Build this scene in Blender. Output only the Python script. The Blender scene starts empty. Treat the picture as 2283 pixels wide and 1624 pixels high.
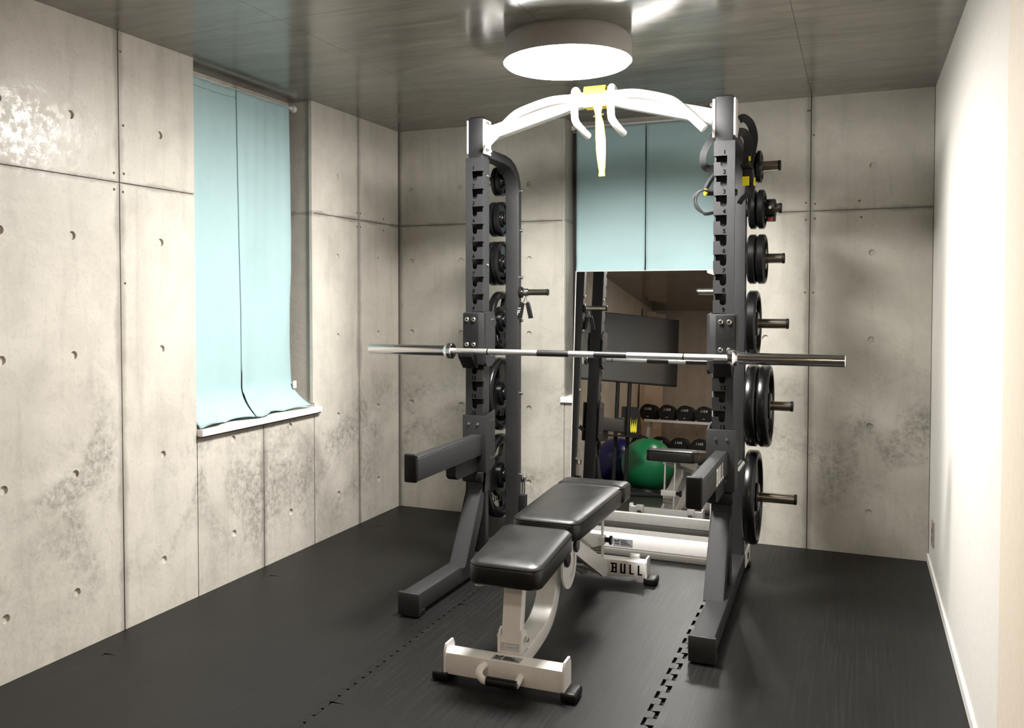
import bpy, bmesh, math, random
from mathutils import Vector, Matrix, noise
random.seed(7)
sc = bpy.context.scene
C = sc.collection
PI = math.pi

# ------------------------------------------------------------------ camera
cam_d = bpy.data.cameras.new('camera')
cam = bpy.data.objects.new('camera', cam_d)
C.objects.link(cam)
yaw, pitch = -0.4027, -0.0302
fw = Vector((math.sin(yaw)*math.cos(pitch), math.cos(yaw)*math.cos(pitch), math.sin(pitch)))
rt = Vector((math.cos(yaw), -math.sin(yaw), 0))
up = rt.cross(fw)
M = Matrix((rt, up, -fw)).transposed().to_4x4()
M.translation = Vector((2.7097, -4.9185, 1.3401))
cam.matrix_world = M
cam_d.sensor_fit = 'HORIZONTAL'
cam_d.sensor_width = 36
cam_d.lens = 36*1940.0361/2283
cam_d.shift_x = (1141.5-1086.3877)/2283
cam_d.shift_y = (723.7714-812)/2283
cam_d.clip_start = 0.02
sc.camera = cam

# ------------------------------------------------------------------ world, exposure
w = bpy.data.worlds.new('night'); sc.world = w; w.use_nodes = True
w.node_tree.nodes['Background'].inputs[0].default_value = (.01, .012, .02, 1)
w.node_tree.nodes['Background'].inputs[1].default_value = 0.2
sc.view_settings.view_transform = 'Standard'
sc.view_settings.look = 'None'
sc.view_settings.gamma = 1
sc.view_settings.use_curve_mapping = False
sc.view_settings.exposure = 0.0
LED_STRENGTH = 205.0      # round ceiling light over the rack
WARM_STRENGTH = 120.0     # warm ceiling light further back in the room
BACK_STRENGTH = 62.0     # neutral ceiling light near the doorway behind the camera

# ------------------------------------------------------------------ materials
def nt(name):
    m = bpy.data.materials.new(name); m.use_nodes = True
    t = m.node_tree; b = t.nodes['Principled BSDF']
    return m, t, b
def N(t, kind, **kw):
    n = t.nodes.new(kind)
    for k, v in kw.items():
        if k.startswith('i_'): n.inputs[k[2:].replace('_', ' ')].default_value = v
        else: setattr(n, k, v)
    return n
def ramp(t, fac, stops):
    r = t.nodes.new('ShaderNodeValToRGB')
    e = r.color_ramp.elements
    while len(e) < len(stops): e.new(.5)
    for k, (p, c) in enumerate(stops):
        e[k].position = p; e[k].color = (c[0], c[1], c[2], 1) if hasattr(c, '__len__') else (c, c, c, 1)
    t.links.new(fac, r.inputs[0]); return r.outputs[0]
def mix(t, fac, a, b, mode='MIX'):
    n = t.nodes.new('ShaderNodeMix'); n.data_type = 'RGBA'; n.blend_type = mode
    if isinstance(fac, (int, float)): n.inputs[0].default_value = fac
    else: t.links.new(fac, n.inputs[0])
    for k, v in ((6, a), (7, b)):
        if hasattr(v, '__len__'): n.inputs[k].default_value = (v[0], v[1], v[2], 1)
        else: t.links.new(v, n.inputs[k])
    return n.outputs[2]
def noise_n(t, vec, scale, detail=4, rough=.55, dist=0):
    n = N(t, 'ShaderNodeTexNoise'); n.inputs['Scale'].default_value = scale
    n.inputs['Detail'].default_value = detail; n.inputs['Roughness'].default_value = rough
    n.inputs['Distortion'].default_value = dist
    t.links.new(vec, n.inputs['Vector']); return n.outputs['Fac']
def wpos(t):
    return t.nodes.new('ShaderNodeNewGeometry').outputs['Position']
def scaled(t, vec, s):
    n = t.nodes.new('ShaderNodeVectorMath'); n.operation = 'MULTIPLY'
    t.links.new(vec, n.inputs[0]); n.inputs[1].default_value = s; return n.outputs[0]
def math_n(t, op, a, b=None):
    n = t.nodes.new('ShaderNodeMath'); n.operation = op
    for k, v in ((0, a), (1, b)):
        if v is None: continue
        if isinstance(v, (int, float)): n.inputs[k].default_value = v
        else: t.links.new(v, n.inputs[k])
    return n.outputs[0]
def bump(t, b, h, strength, dist=.01):
    n = t.nodes.new('ShaderNodeBump'); n.inputs['Strength'].default_value = strength
    n.inputs['Distance'].default_value = dist
    t.links.new(h, n.inputs['Height']); t.links.new(n.outputs[0], b.inputs['Normal'])
def plain(name, col, rough=.5, metal=0, spec=.5, grain=0, gscale=300, coat=0):
    m, t, b = nt(name)
    b.inputs['Base Color'].default_value = (*col, 1); b.inputs['Roughness'].default_value = rough
    b.inputs['Metallic'].default_value = metal; b.inputs['Specular IOR Level'].default_value = spec
    if coat: b.inputs['Coat Weight'].default_value = coat; b.inputs['Coat Roughness'].default_value = .12
    g = noise_n(t, wpos(t), gscale if grain else 40, 2)
    if grain:
        bump(t, b, g, grain, .002)
        c = ramp(t, g, [(.35, [x*.72 for x in col]), (.7, [min(1, x*1.3) for x in col])])
    else:
        c = ramp(t, g, [(.3, [x*.97 for x in col]), (.7, [min(1, x*1.03) for x in col])])
    t.links.new(c, b.inputs['Base Color'])
    return m

def concrete(name, light, dark, joints=(), axis='y', rough=(.3, .55), low_dark=1.0):
    m, t, b = nt(name)
    p = wpos(t)
    big = noise_n(t, p, 1.6, 5, .6, .3)
    med = noise_n(t, p, 7, 5, .6, .5)
    fine = noise_n(t, p, 60, 4, .65)
    grit = noise_n(t, p, 260, 2, .5)
    c = ramp(t, big, [(.32, dark), (.55, light), (.8, [min(1, x*1.06) for x in light])])
    c = mix(t, .55, c, ramp(t, med, [(.3, [x*.80 for x in light]), (.6, light)]), 'MIX')
    # mottled rough patches of exposed aggregate low on the wall (a stain, fixed to the wall)
    sep = t.nodes.new('ShaderNodeSeparateXYZ'); t.links.new(p, sep.inputs[0])
    zz = math_n(t, 'ADD', sep.outputs[2], math_n(t, 'MULTIPLY', math_n(t, 'SUBTRACT', noise_n(t, p, 2.2, 3), .5), 1.1))
    band = ramp(t, math_n(t, 'DIVIDE', zz, 2.4), [(.04, .25), (.14, .9), (.28, 1), (.40, 0)])
    pit = noise_n(t, p, 30, 6, .72, .15)
    pm = ramp(t, pit, [(.40, .15), (.62, 1)])
    reg = ramp(t, noise_n(t, p, 2.6, 4, .6, .8), [(.42, 0), (.62, 1)])
    f = math_n(t, 'MULTIPLY', math_n(t, 'MULTIPLY', band, pm), reg)
    f = math_n(t, 'MULTIPLY', f, .70*low_dark)
    c = mix(t, f, c, (.135, .13, .115))
    vst = noise_n(t, scaled(t, p, (9, 9, 1.0)), 1.3, 4, .6, .5)
    c = mix(t, math_n(t, 'MULTIPLY', ramp(t, vst, [(.53, 0), (.72, 1)]), .22), c, [x*.55 for x in dark])
    c = mix(t, math_n(t, 'MULTIPLY', ramp(t, fine, [(.55, 0), (.78, 1)]), .35), c, [x*.6 for x in dark])
    # grout stain bleeding out along the formwork joints
    ax = {'x': 0, 'y': 1}[axis]
    tot = None
    for j in joints:
        d = math_n(t, 'ABSOLUTE', math_n(t, 'SUBTRACT', sep.outputs[ax], j))
        s = ramp(t, math_n(t, 'ADD', d, math_n(t, 'MULTIPLY', math_n(t, 'SUBTRACT', noise_n(t, p, 5, 4), .5), .06)), [(.0, 1), (.012, .8), (.03, 0)])
        tot = s if tot is None else math_n(t, 'MAXIMUM', tot, s)
    d = math_n(t, 'ABSOLUTE', math_n(t, 'SUBTRACT', sep.outputs[2], 1.8))
    s = ramp(t, math_n(t, 'ADD', d, math_n(t, 'MULTIPLY', math_n(t, 'SUBTRACT', noise_n(t, p, 6, 4), .5), .05)), [(.0, 1), (.006, .8), (.016, 0)])
    tot = s if tot is None else math_n(t, 'MAXIMUM', tot, s)
    c = mix(t, math_n(t, 'MULTIPLY', tot, .55), c, (.16, .145, .125))
    t.links.new(c, b.inputs['Base Color'])
    rg = ramp(t, med, [(.3, rough[0]), (.7, rough[1])])
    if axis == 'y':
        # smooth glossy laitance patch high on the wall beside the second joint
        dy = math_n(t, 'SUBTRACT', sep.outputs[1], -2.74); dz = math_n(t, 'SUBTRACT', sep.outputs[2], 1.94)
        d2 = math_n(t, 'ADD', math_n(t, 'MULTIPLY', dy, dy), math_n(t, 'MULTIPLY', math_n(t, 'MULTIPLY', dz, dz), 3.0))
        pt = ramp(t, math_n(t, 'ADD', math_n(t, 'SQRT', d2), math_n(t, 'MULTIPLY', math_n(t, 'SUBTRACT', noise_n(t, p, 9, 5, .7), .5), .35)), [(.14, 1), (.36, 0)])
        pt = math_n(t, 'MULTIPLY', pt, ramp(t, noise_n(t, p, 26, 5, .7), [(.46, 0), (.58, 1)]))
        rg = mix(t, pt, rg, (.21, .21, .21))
    t.links.new(rg, b.inputs['Roughness'])
    b.inputs['Specular IOR Level'].default_value = .45
    h = math_n(t, 'ADD', math_n(t, 'MULTIPLY', med, 1.2), math_n(t, 'ADD', math_n(t, 'MULTIPLY', f, -.5), math_n(t, 'MULTIPLY', grit, .12)))
    h = math_n(t, 'ADD', h, math_n(t, 'MULTIPLY', fine, .3))
    bump(t, b, h, .35, .006)
    return m
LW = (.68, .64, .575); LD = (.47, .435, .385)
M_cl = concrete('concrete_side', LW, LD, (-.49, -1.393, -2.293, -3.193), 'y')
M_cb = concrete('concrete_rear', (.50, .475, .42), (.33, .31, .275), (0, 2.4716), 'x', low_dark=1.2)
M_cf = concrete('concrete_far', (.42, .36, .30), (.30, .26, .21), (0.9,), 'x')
M_joint = plain('joint_mortar', (.13, .115, .10), .9)

def ceiling_mat():
    m, t, b = nt('ceiling_concrete')
    p = wpos(t)
    q = scaled(t, p, (.55, 2.2, 1))
    big = noise_n(t, q, 1.3, 5, .6, .8); streak = noise_n(t, scaled(t, p, (1, 6, 1)), 2.2, 6, .65, 1.0)
    fine = noise_n(t, p, 70, 3, .6)
    c = ramp(t, big, [(.3, (.13, .12, .10)), (.52, (.20, .185, .16)), (.75, (.27, .25, .215))])
    c = mix(t, .4, c, ramp(t, streak, [(.35, (.14, .13, .11)), (.6, (.25, .23, .20))]))
    c = mix(t, math_n(t, 'MULTIPLY', ramp(t, streak, [(.62, 0), (.74, 1)]), .45), c, (.38, .35, .30))
    t.links.new(c, b.inputs['Base Color'])
    t.links.new(ramp(t, streak, [(.3, .10), (.7, .22)]), b.inputs['Roughness'])
    b.inputs['Specular IOR Level'].default_value = .75
    h = math_n(t, 'ADD', math_n(t, 'MULTIPLY', streak, .5), math_n(t, 'MULTIPLY', fine, .04))
    bump(t, b, h, .12, .004)
    return m
M_ceil = ceiling_mat()

def mat_rubber():
    m, t, b = nt('mat_rubber')
    p = wpos(t)
    g = noise_n(t, p, 420, 2); st = noise_n(t, scaled(t, p, (60, 1.2, 1)), 2, 4, .7); bg = noise_n(t, p, 2.5, 4)
    c = ramp(t, bg, [(.3, (.0055, .0053, .005)), (.7, (.0085, .0082, .0077))])
    c = mix(t, math_n(t, 'MULTIPLY', ramp(t, st, [(.5, 0), (.75, 1)]), .35), c, (.028, .027, .025))
    c = mix(t, math_n(t, 'MULTIPLY', ramp(t, g, [(.6, 0), (.75, 1)]), .25), c, (.035, .034, .031))
    t.links.new(c, b.inputs['Base Color'])
    t.links.new(ramp(t, st, [(.3, .40), (.7, .50)]), b.inputs['Roughness'])
    b.inputs['Specular IOR Level'].default_value = .27
    bump(t, b, math_n(t, 'ADD', g, math_n(t, 'MULTIPLY', st, .5)), .25, .0015)
    return m
M_mat = mat_rubber()
M_sub = plain('dark_subfloor', (.006, .006, .006), .9)
M_plaster = plain('white_plaster', (.80, .775, .73), .6)
M_plaster_edge = plain('cream_casing', (.85, .74, .62), .5)
M_whitewood = plain('white_sill', (.88, .86, .83), .35)
M_powder = plain('charcoal_powder_coat', (.017, .017, .0185), .48, spec=.5, grain=.5, gscale=700)
M_powder_dk = plain('black_plate_steel', (.006, .006, .0065), .5, spec=.3, grain=.25, gscale=500)
M_white = plain('white_powder_coat', (.82, .80, .78), .28, spec=.5)
M_chrome = plain('chrome', (.72, .72, .73), .10, 1)
M_steel = plain('brushed_steel', (.42, .385, .34), .22, 1)
M_shaft = plain('bar_steel', (.90, .89, .88), .38, 1)
M_zinc = plain('zinc_bolt', (.62, .60, .55), .28, 1)
M_black = plain('black_rubber', (.005, .005, .005), .45, spec=.3)
M_plate = plain('plate_rubber', (.003, .003, .0032), .27, spec=.38)
M_tape = plain('black_tape', (.02, .02, .02), .35)
M_blackpl = plain('black_plastic', (.006, .006, .0065), .35, spec=.35)
M_text_w = plain('white_print', (.80, .79, .77), .5)
M_text_k = plain('black_print', (.002, .002, .002), .9, spec=.1)
M_sticker = plain('silver_sticker', (.36, .37, .38), .35, .3)
M_yellow = plain('yellow_latex', (.85, .66, .05), .4)
M_yellowtag = plain('yellow_tag', (.90, .80, .02), .5)
M_strap = plain('black_webbing', (.009, .009, .010), .6, grain=.4, gscale=900)
M_alu = plain('dark_window_frame', (.015, .015, .015), .35)
M_cast = plain('matte_black', (.007, .007, .0075), .55, spec=.3)
M_green = plain('green_vinyl', (.01, .16, .06), .28)
M_blue = plain('blue_vinyl', (.006, .008, .07), .3)
M_frame = plain('silver_frame', (.62, .60, .57), .35, .2)
M_board = plain('grey_rubber_strip', (.16, .15, .135), .6)
M_curt2 = plain('beige_screen', (.50, .40, .32), .7)
M_switch = plain('grey_outlet', (.32, .27, .25), .4)
M_gold = plain('brass_wire', (.75, .58, .25), .25, 1)
M_red = plain('red_tag', (.25, .02, .02), .4)

def leather():
    m, t, b = nt('black_leather')
    p = wpos(t)
    g = noise_n(t, p, 420, 3); l = noise_n(t, p, 9, 3)
    t.links.new(ramp(t, l, [(.3, (.007, .0068, .0068)), (.7, (.010, .0097, .0095))]), b.inputs['Base Color'])
    t.links.new(ramp(t, l, [(.3, .34), (.7, .42)]), b.inputs['Roughness'])
    b.inputs['Specular IOR Level'].default_value = .6
    bump(t, b, math_n(t, 'ADD', math_n(t, 'MULTIPLY', g, .25), l), .12, .004)
    return m
M_leather = leather()
def mirror_mat():
    m, t, b = nt('mirror_silver')
    b.inputs['Metallic'].default_value = 1; b.inputs['Roughness'].default_value = .0
    b.inputs['Base Color'].default_value = (.80, .80, .79, 1)
    p = wpos(t)
    t.links.new(ramp(t, noise_n(t, scaled(t, p, (6, 1, 40)), 1.5, 3), [(.66, .0), (.8, .02)]), b.inputs['Roughness'])
    return m
M_mirror = mirror_mat()
def glass_dark():
    m, t, b = nt('night_glass')
    b.inputs['Base Color'].default_value = (.01, .011, .013, 1); b.inputs['Roughness'].default_value = .03
    return m
M_glass = glass_dark()
def screen_mat():
    m, t, b = nt('screen_glass')
    b.inputs['Base Color'].default_value = (.008, .008, .009, 1); b.inputs['Roughness'].default_value = .12
    b.inputs['Specular IOR Level'].default_value = .8
    return m
M_screen = screen_mat()
def cloth():
    m, t, b = nt('aqua_curtain_cloth')
    p = wpos(t)
    g = noise_n(t, p, 500, 2); l = noise_n(t, p, 3, 3)
    t.links.new(ramp(t, l, [(.3, (.385, .55, .575)), (.7, (.42, .59, .61))]), b.inputs['Base Color'])
    b.inputs['Roughness'].default_value = .75
    b.inputs['Sheen Weight'].default_value = .15
    bump(t, b, g, .15, .001)
    return m
M_cloth = cloth()
M_seam = plain('curtain_stitching', (.22, .36, .38), .8)
def emit(name, col, s):
    m, t, b = nt(name)
    b.inputs['Base Color'].default_value = (.8, .8, .8, 1)
    b.inputs['Emission Color'].default_value = (*col, 1); b.inputs['Emission Strength'].default_value = s
    return m
M_led = emit('led_diffuser', (1.0, .975, .93), LED_STRENGTH)
M_warm = emit('warm_diffuser', (1.0, .72, .47), WARM_STRENGTH)
M_back = emit('neutral_diffuser', (1.0, .90, .78), BACK_STRENGTH)
M_lampbody = plain('lamp_grey', (.50, .48, .46), .4)

# ------------------------------------------------------------------ helpers
def meshobj(name, bm, mat, parent=None, smooth=None, mw=None):
    me = bpy.data.meshes.new(name)
    bmesh.ops.recalc_face_normals(bm, faces=bm.faces)
    bm.to_mesh(me); bm.free()
    if mat: me.materials.append(mat)
    o = bpy.data.objects.new(name, me); C.objects.link(o)
    if smooth:
        for p in me.polygons: p.use_smooth = True
        try: me.set_sharp_from_angle(angle=math.radians(smooth))
        except Exception: pass
    if parent is not None: o.parent = parent
    if mw is not None: o.matrix_local = mw
    return o
def thing(name, label, cat, loc=(0, 0, 0), rz=0, group=None):
    o = bpy.data.objects.new(name, None); C.objects.link(o)
    o.empty_display_size = .05
    o.location = loc; o.rotation_euler = (0, 0, rz); o['label'] = label; o['category'] = cat
    if group: o['group'] = group
    return o
def tag(o, label, cat, group=None):
    o['label'] = label; o['category'] = cat
    if group: o['group'] = group
    return o
def struct(o): o['kind'] = 'structure'; return o
def B(): return bmesh.new()
def box(bm, x0, x1, y0, y1, z0, z1, bev=0, seg=2):
    vs = [bm.verts.new(v) for v in ((x0,y0,z0),(x1,y0,z0),(x1,y1,z0),(x0,y1,z0),(x0,y0,z1),(x1,y0,z1),(x1,y1,z1),(x0,y1,z1))]
    fs = [bm.faces.new([vs[k] for k in f]) for f in ((0,3,2,1),(4,5,6,7),(0,1,5,4),(1,2,6,5),(2,3,7,6),(3,0,4,7))]
    if bev:
        es = list({e for f in fs for e in f.edges})
        bmesh.ops.bevel(bm, geom=es, offset=bev, segments=seg, profile=.5, affect='EDGES')
    return bm
def prism(bm, pts, axis, a, b, bev=0):
    """extrude 2d outline pts between a and b along axis ('x': pts are (y,z); 'y': (x,z); 'z': (x,y))"""
    def v(p, d):
        return {'x': (d, p[0], p[1]), 'y': (p[0], d, p[1]), 'z': (p[0], p[1], d)}[axis]
    lo = [bm.verts.new(v(p, a)) for p in pts]; hi = [bm.verts.new(v(p, b)) for p in pts]
    n = len(pts)
    fs = [bm.faces.new(lo), bm.faces.new(hi[::-1])]
    for k in range(n): fs.append(bm.faces.new((lo[k], hi[k], hi[(k+1) % n], lo[(k+1) % n])))
    if bev:
        es = list({e for e in fs[0].edges} | {e for e in fs[1].edges})
        bmesh.ops.bevel(bm, geom=es, offset=bev, segments=2, profile=.5, affect='EDGES')
    return bm
def sweep(bm, path, prof, upv=(0, 0, 1), cap=True):
    """sweep a closed 2d profile [(u,v)] along a polyline; u = side, v = up-ish"""
    path = [Vector(p) for p in path]; rings = []
    for k, p in enumerate(path):
        if k == 0: d = path[1]-path[0]
        elif k == len(path)-1: d = path[-1]-path[-2]
        else: d = (path[k+1]-p).normalized() + (p-path[k-1]).normalized()
        d.normalize()
        u0 = Vector(upv)
        s = d.cross(u0)
        if s.length < 1e-4: s = d.cross(Vector((1, 0, 0)))
        s.normalize(); u = s.cross(d).normalized()
        kf = 1.0
        if 0 < k < len(path)-1:
            c = max(.5, d.dot((p-path[k-1]).normalized())); kf = 1/c
        rings.append([bm.verts.new(p + s*a*(1 if True else kf) + u*b_*(kf if abs(u.dot((path[min(k+1,len(path)-1)]-path[max(k-1,0)]).normalized())) < 2 and 0 < k < len(path)-1 else 1)) for a, b_ in prof])
    n = len(prof)
    for r0, r1 in zip(rings, rings[1:]):
        for k in range(n): bm.faces.new((r0[k], r0[(k+1) % n], r1[(k+1) % n], r1[k]))
    if cap: bm.faces.new(rings[0][::-1]); bm.faces.new(rings[-1])
    return bm
def circ(r, n=16, sy=1): return [(r*math.cos(2*PI*k/n), r*sy*math.sin(2*PI*k/n)) for k in range(n)]
def rrect(w_, h, r=.006, n=3):
    o = []
    for cx, cy, a0 in ((w_/2-r, h/2-r, 0), (-w_/2+r, h/2-r, PI/2), (-w_/2+r, -h/2+r, PI), (w_/2-r, -h/2+r, 1.5*PI)):
        for k in range(n+1):
            a = a0+PI/2*k/n; o.append((cx+r*math.cos(a), cy+r*math.sin(a)))
    return o
def smooth_path(pts, n=6):
    """Catmull-Rom through pts"""
    P_ = [Vector(p) for p in pts]; P_ = [2*P_[0]-P_[1]]+P_+[2*P_[-1]-P_[-2]]; out = []
    for k in range(1, len(P_)-2):
        a, b, c, d = P_[k-1:k+3]
        for j in range(n):
            t = j/n
            out.append(.5*((2*b)+(c-a)*t+(2*a-5*b+4*c-d)*t*t+(-a+3*b-3*c+d)*t**3))
    out.append(P_[-2]); return out
def lathe(bm, prof, axis='x', c=(0, 0, 0), n=32, closed=False):
    """prof [(d along axis, radius)]"""
    rings = []
    for d, r in prof:
        ring = []
        for k in range(n):
            a = 2*PI*k/n; u, v = r*math.cos(a), r*math.sin(a)
            p = {'x': (d, u, v), 'y': (u, d, v), 'z': (u, v, d)}[axis]
            ring.append(bm.verts.new((p[0]+c[0], p[1]+c[1], p[2]+c[2])))
        rings.append(ring)
    prs = list(zip(rings, rings[1:]))
    if closed: prs.append((rings[-1], rings[0]))
    for r0, r1 in prs:
        for k in range(n): bm.faces.new((r0[k], r0[(k+1) % n], r1[(k+1) % n], r1[k]))
    if not closed:
        if prof[0][1] > 1e-6: bm.faces.new(rings[0][::-1])
        if prof[-1][1] > 1e-6: bm.faces.new(rings[-1])
    bmesh.ops.remove_doubles(bm, verts=bm.verts, dist=1e-6)
    return bm
def cyl(bm, p0, p1, r, n=16, bev=0):
    p0, p1 = Vector(p0), Vector(p1)
    if bev:
        d = (p1-p0).normalized()*bev
        pa = [(p0, r-bev), (p0+d, r), (p1-d, r), (p1, r-bev)]
    else: pa = [(p0, r), (p1, r)]
    d = (p1-p0).normalized(); s = d.cross(Vector((0, 0, 1)))
    if s.length < 1e-3: s = Vector((1, 0, 0))
    s.normalize(); u = s.cross(d)
    rs = [[bm.verts.new(p+s*rr*math.cos(2*PI*k/n)+u*rr*math.sin(2*PI*k/n)) for k in range(n)] for p, rr in pa]
    for a, b in zip(rs, rs[1:]):
        for k in range(n): bm.faces.new((a[k], a[(k+1) % n], b[(k+1) % n], b[k]))
    bm.faces.new(rs[0][::-1]); bm.faces.new(rs[-1])
    return bm
def curve_mesh(outer_loops, depth):
    """2d closed loops (holes allowed) -> mesh extruded +-depth/2 about z=0, returned as bmesh in xy"""
    cu = bpy.data.curves.new('tmp', 'CURVE'); cu.dimensions = '2D'; cu.fill_mode = 'BOTH'; cu.extrude = depth/2
    for lp in outer_loops:
        s = cu.splines.new('POLY'); s.points.add(len(lp)-1); s.use_cyclic_u = True
        for k, p in enumerate(lp): s.points[k].co = (p[0], p[1], 0, 1)
    ob = bpy.data.objects.new('tmp', cu); C.objects.link(ob)
    dg = bpy.context.evaluated_depsgraph_get(); me = ob.evaluated_get(dg).to_mesh()
    bm = bmesh.new(); bm.from_mesh(me); ob.evaluated_get(dg).to_mesh_clear()
    bpy.data.objects.remove(ob); bpy.data.curves.remove(cu)
    return bm
def text_mesh(s, size, depth):
    cu = bpy.data.curves.new('tmp', 'FONT'); cu.body = s; cu.size = size; cu.extrude = depth/2; cu.align_x = 'CENTER'; cu.align_y = 'CENTER'
    cu.offset = size*.012; cu.resolution_u = 3
    ob = bpy.data.objects.new('tmp', cu); C.objects.link(ob)
    dg = bpy.context.evaluated_depsgraph_get(); me = ob.evaluated_get(dg).to_mesh()
    bm = bmesh.new(); bm.from_mesh(me); ob.evaluated_get(dg).to_mesh_clear()
    bpy.data.objects.remove(ob); bpy.data.curves.remove(cu)
    return bm
def frame_m(o, r, u):
    """matrix whose local x->r, y->u, z->r x u at o"""
    r = Vector(r).normalized(); u = Vector(u).normalized(); n = r.cross(u)
    m = Matrix((r, u, n)).transposed().to_4x4(); m.translation = Vector(o); return m
def bull(o, r, u, h, mat, parent, name='lettering', asp=1.0):
    """the word BULL in blocky capitals, height h, lower left at o, reading along r, 1 mm proud"""
    R = []
    def a(dx, *q):
        for x0, x1, y0, y1 in q: R.append((x0+dx, x1+dx, y0, y1))
    a(0, (.10,.28,0,1), (-.04,.10,.86,1), (-.04,.10,0,.14), (.28,.62,.86,1), (.28,.62,.43,.57), (.28,.62,0,.14), (.46,.62,.14,.43), (.46,.62,.57,.86))
    a(.98, (0,.17,0,1), (.38,.55,0,1), (.17,.38,0,.14))
    a(1.92, (0,.17,0,1), (.17,.46,0,.14))
    a(2.78, (0,.17,0,1), (.17,.46,0,.14))
    bm = B()
    for x0, x1, y0, y1 in R: box(bm, x0*h*asp, x1*h*asp, y0*h, y1*h, -.0006, .0008)
    bm.transform(frame_m(o, r, u))
    return meshobj(name, bm, mat, parent)
def bolts(parent, spots, d, r=.008, hgt=.006, name='bolt', mat=None):
    for s in spots:
        bm = cyl(B(), Vector(s), Vector(s)+Vector(d).normalized()*hgt, r, 10, .0015)
        meshobj(name, bm, mat or M_zinc, parent, 40)

# ================================================================== ROOM SHELL
H = 2.4; W = 3.055; YB = -7.4
# --- floor slab and interlocking mats
floor = struct(meshobj('floor', box(B(), -.25, W+1.3, YB-.2, .25, -.10, -.014), M_sub))
def seam_pts(t0, t1, loose, side):
    """(t, d) along a seam from t0 to t1: teeth of the low side bite into the high side. side 'A' = tooth owner, 'B' = socket"""
    out = [(t0, 0)]
    k0 = math.ceil((t0-.005)/.1-.5); c = k0*.1+.05
    c = t0+.05+((-t0) % .1)*0
    n = int(round((t1-t0)/.1)); n = max(n, 0)
    if n == 0: out.append((t1, 0)); return out
    st = (t1-t0)/n
    for k in range(n):
        c = t0+st*(k+.5)
        if side == 'A' and loose: q = [(-.022, 0), (-.026, .015), (-.017, .028), (.017, .028), (.026, .015), (.022, 0)]
        else: q = [(-.023, 0), (-.030, .029), (.030, .029), (.023, 0)]
        out += [(c+a, b) for a, b in q]
    out.append((t1, 0)); return out
xs_s = [0.003, .09, 1.093, 2.095, W-.002]; ys_s = [-.002, -.512, -1.519, -2.526, -3.53, -4.53, -5.53, -6.53, YB+.002]
for i in range(4):
    for j in range(len(ys_s)-1):
        x0, x1, y1, y0 = xs_s[i], xs_s[i+1], ys_s[j], ys_s[j+1]
        lo = i == 0; hi = i == 3; bot = j == len(ys_s)-2; top = j == 0
        gx = .0002; gl = .012 if i == 3 else gx
        narrow = x1-x0 < .2
        pts = []
        e = .00015
        # bottom edge (x increasing), this tile owns sockets downward -> teeth of the tile below point up into it
        if bot or narrow: pts += [(x0+gl, y0+e), (x1-e, y0+e)]
        else: pts += [(t, y0+e+d) for t, d in seam_pts(x0+gl, x1-e, False, 'B')]
        # right edge (y increasing): this tile is tooth owner
        if hi: pts += [(x1-e, y0+e), (x1-e, y1-e)]
        else: pts += [(x1-e+d, t) for t, d in seam_pts(y0+e, y1-e, i in (1, 2), 'A')]
        # top edge (x decreasing): tooth owner pointing up
        if top or narrow: pts += [(x1-e, y1-e), (x0+gl, y1-e)]
        else: pts += [(t, y1-e+d) for t, d in seam_pts(x0+gl, x1-e, False, 'A')][::-1]
        # left edge (y decreasing): socket
        if lo: pts += [(x0+gl, y1-e), (x0+gl, y0+e)]
        else: pts += [(x0+gl+d, t+(.005 if i == 3 and 0 < k < 999 else 0)) for k, (t, d) in enumerate(seam_pts(y0+e, y1-e, i in (2, 3), 'B'))][::-1]
        q = []
        for p in pts:
            if not q or (abs(p[0]-q[-1][0])+abs(p[1]-q[-1][1])) > 1e-4: q.append(p)
        if abs(q[0][0]-q[-1][0])+abs(q[0][1]-q[-1][1]) < 1e-4: q.pop()
        bm = curve_mesh([q], .013); bm.transform(Matrix.Translation((0, 0, -.0065)))
        meshobj('mat_tile', bm, M_mat, floor)

# --- concrete walls: backing slab + formwork panels with tie holes
def circle2(cx, cy, r, n=14): return [(cx+r*math.cos(2*PI*k/n), cy-r*math.sin(2*PI*k/n)) for k in range(n)]
def panels(wall, plane, rects, holes, mat, g=.0025):
    """rects (a0,a1,z0,z1) in wall plane; plane 'x0' faces +x at x=0, 'y0' faces -y at y=0"""
    for a0, a1, z0, z1 in rects:
        if a1-a0 < .02: continue
        lp = [[(a0+g, z0+g*(z0 > 0)), (a1-g, z0+g*(z0 > 0)), (a1-g, z1-g*(z1 < H-.01)), (a0+g, z1-g*(z1 < H-.01))]]
        for ha, hz in holes:
            if a0+.025 < ha < a1-.025 and z0+.025 < hz < z1-.025: lp.append(circle2(ha, hz, .0165))
        bm = curve_mesh(lp, .009)
        if plane == 'x0': m = Matrix(((0, 0, 1, -.0045), (1, 0, 0, 0), (0, 1, 0, 0), (0, 0, 0, 1)))
        elif plane == 'y0': m = Matrix(((1, 0, 0, 0), (0, 0, -1, .0045), (0, 1, 0, 0), (0, 0, 0, 1)))
        else: m = Matrix(((1, 0, 0, 0), (0, 0, 1, YB-.0045), (0, 1, 0, 0), (0, 0, 0, 1)))
        bm.transform(m)
        meshobj('concrete_panel', bm, mat, wall)
ZH = [2.025, 1.575, 1.125, .675, .225]
WY0, WY1, WZ = -1.865, -.955, .722
bm = B()
for y0, y1, z0, z1 in ((YB-.2, WY0, 0, H), (WY1, .2, 0, H), (WY0, WY1, 0, WZ)): box(bm, -.26, -.009, y0, y1, z0, z1)
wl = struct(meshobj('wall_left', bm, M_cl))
jl = [0, -.49, -1.393, -2.293, -3.193, -4.093, -4.993, -5.893, -6.793, YB]
rects = []
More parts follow.
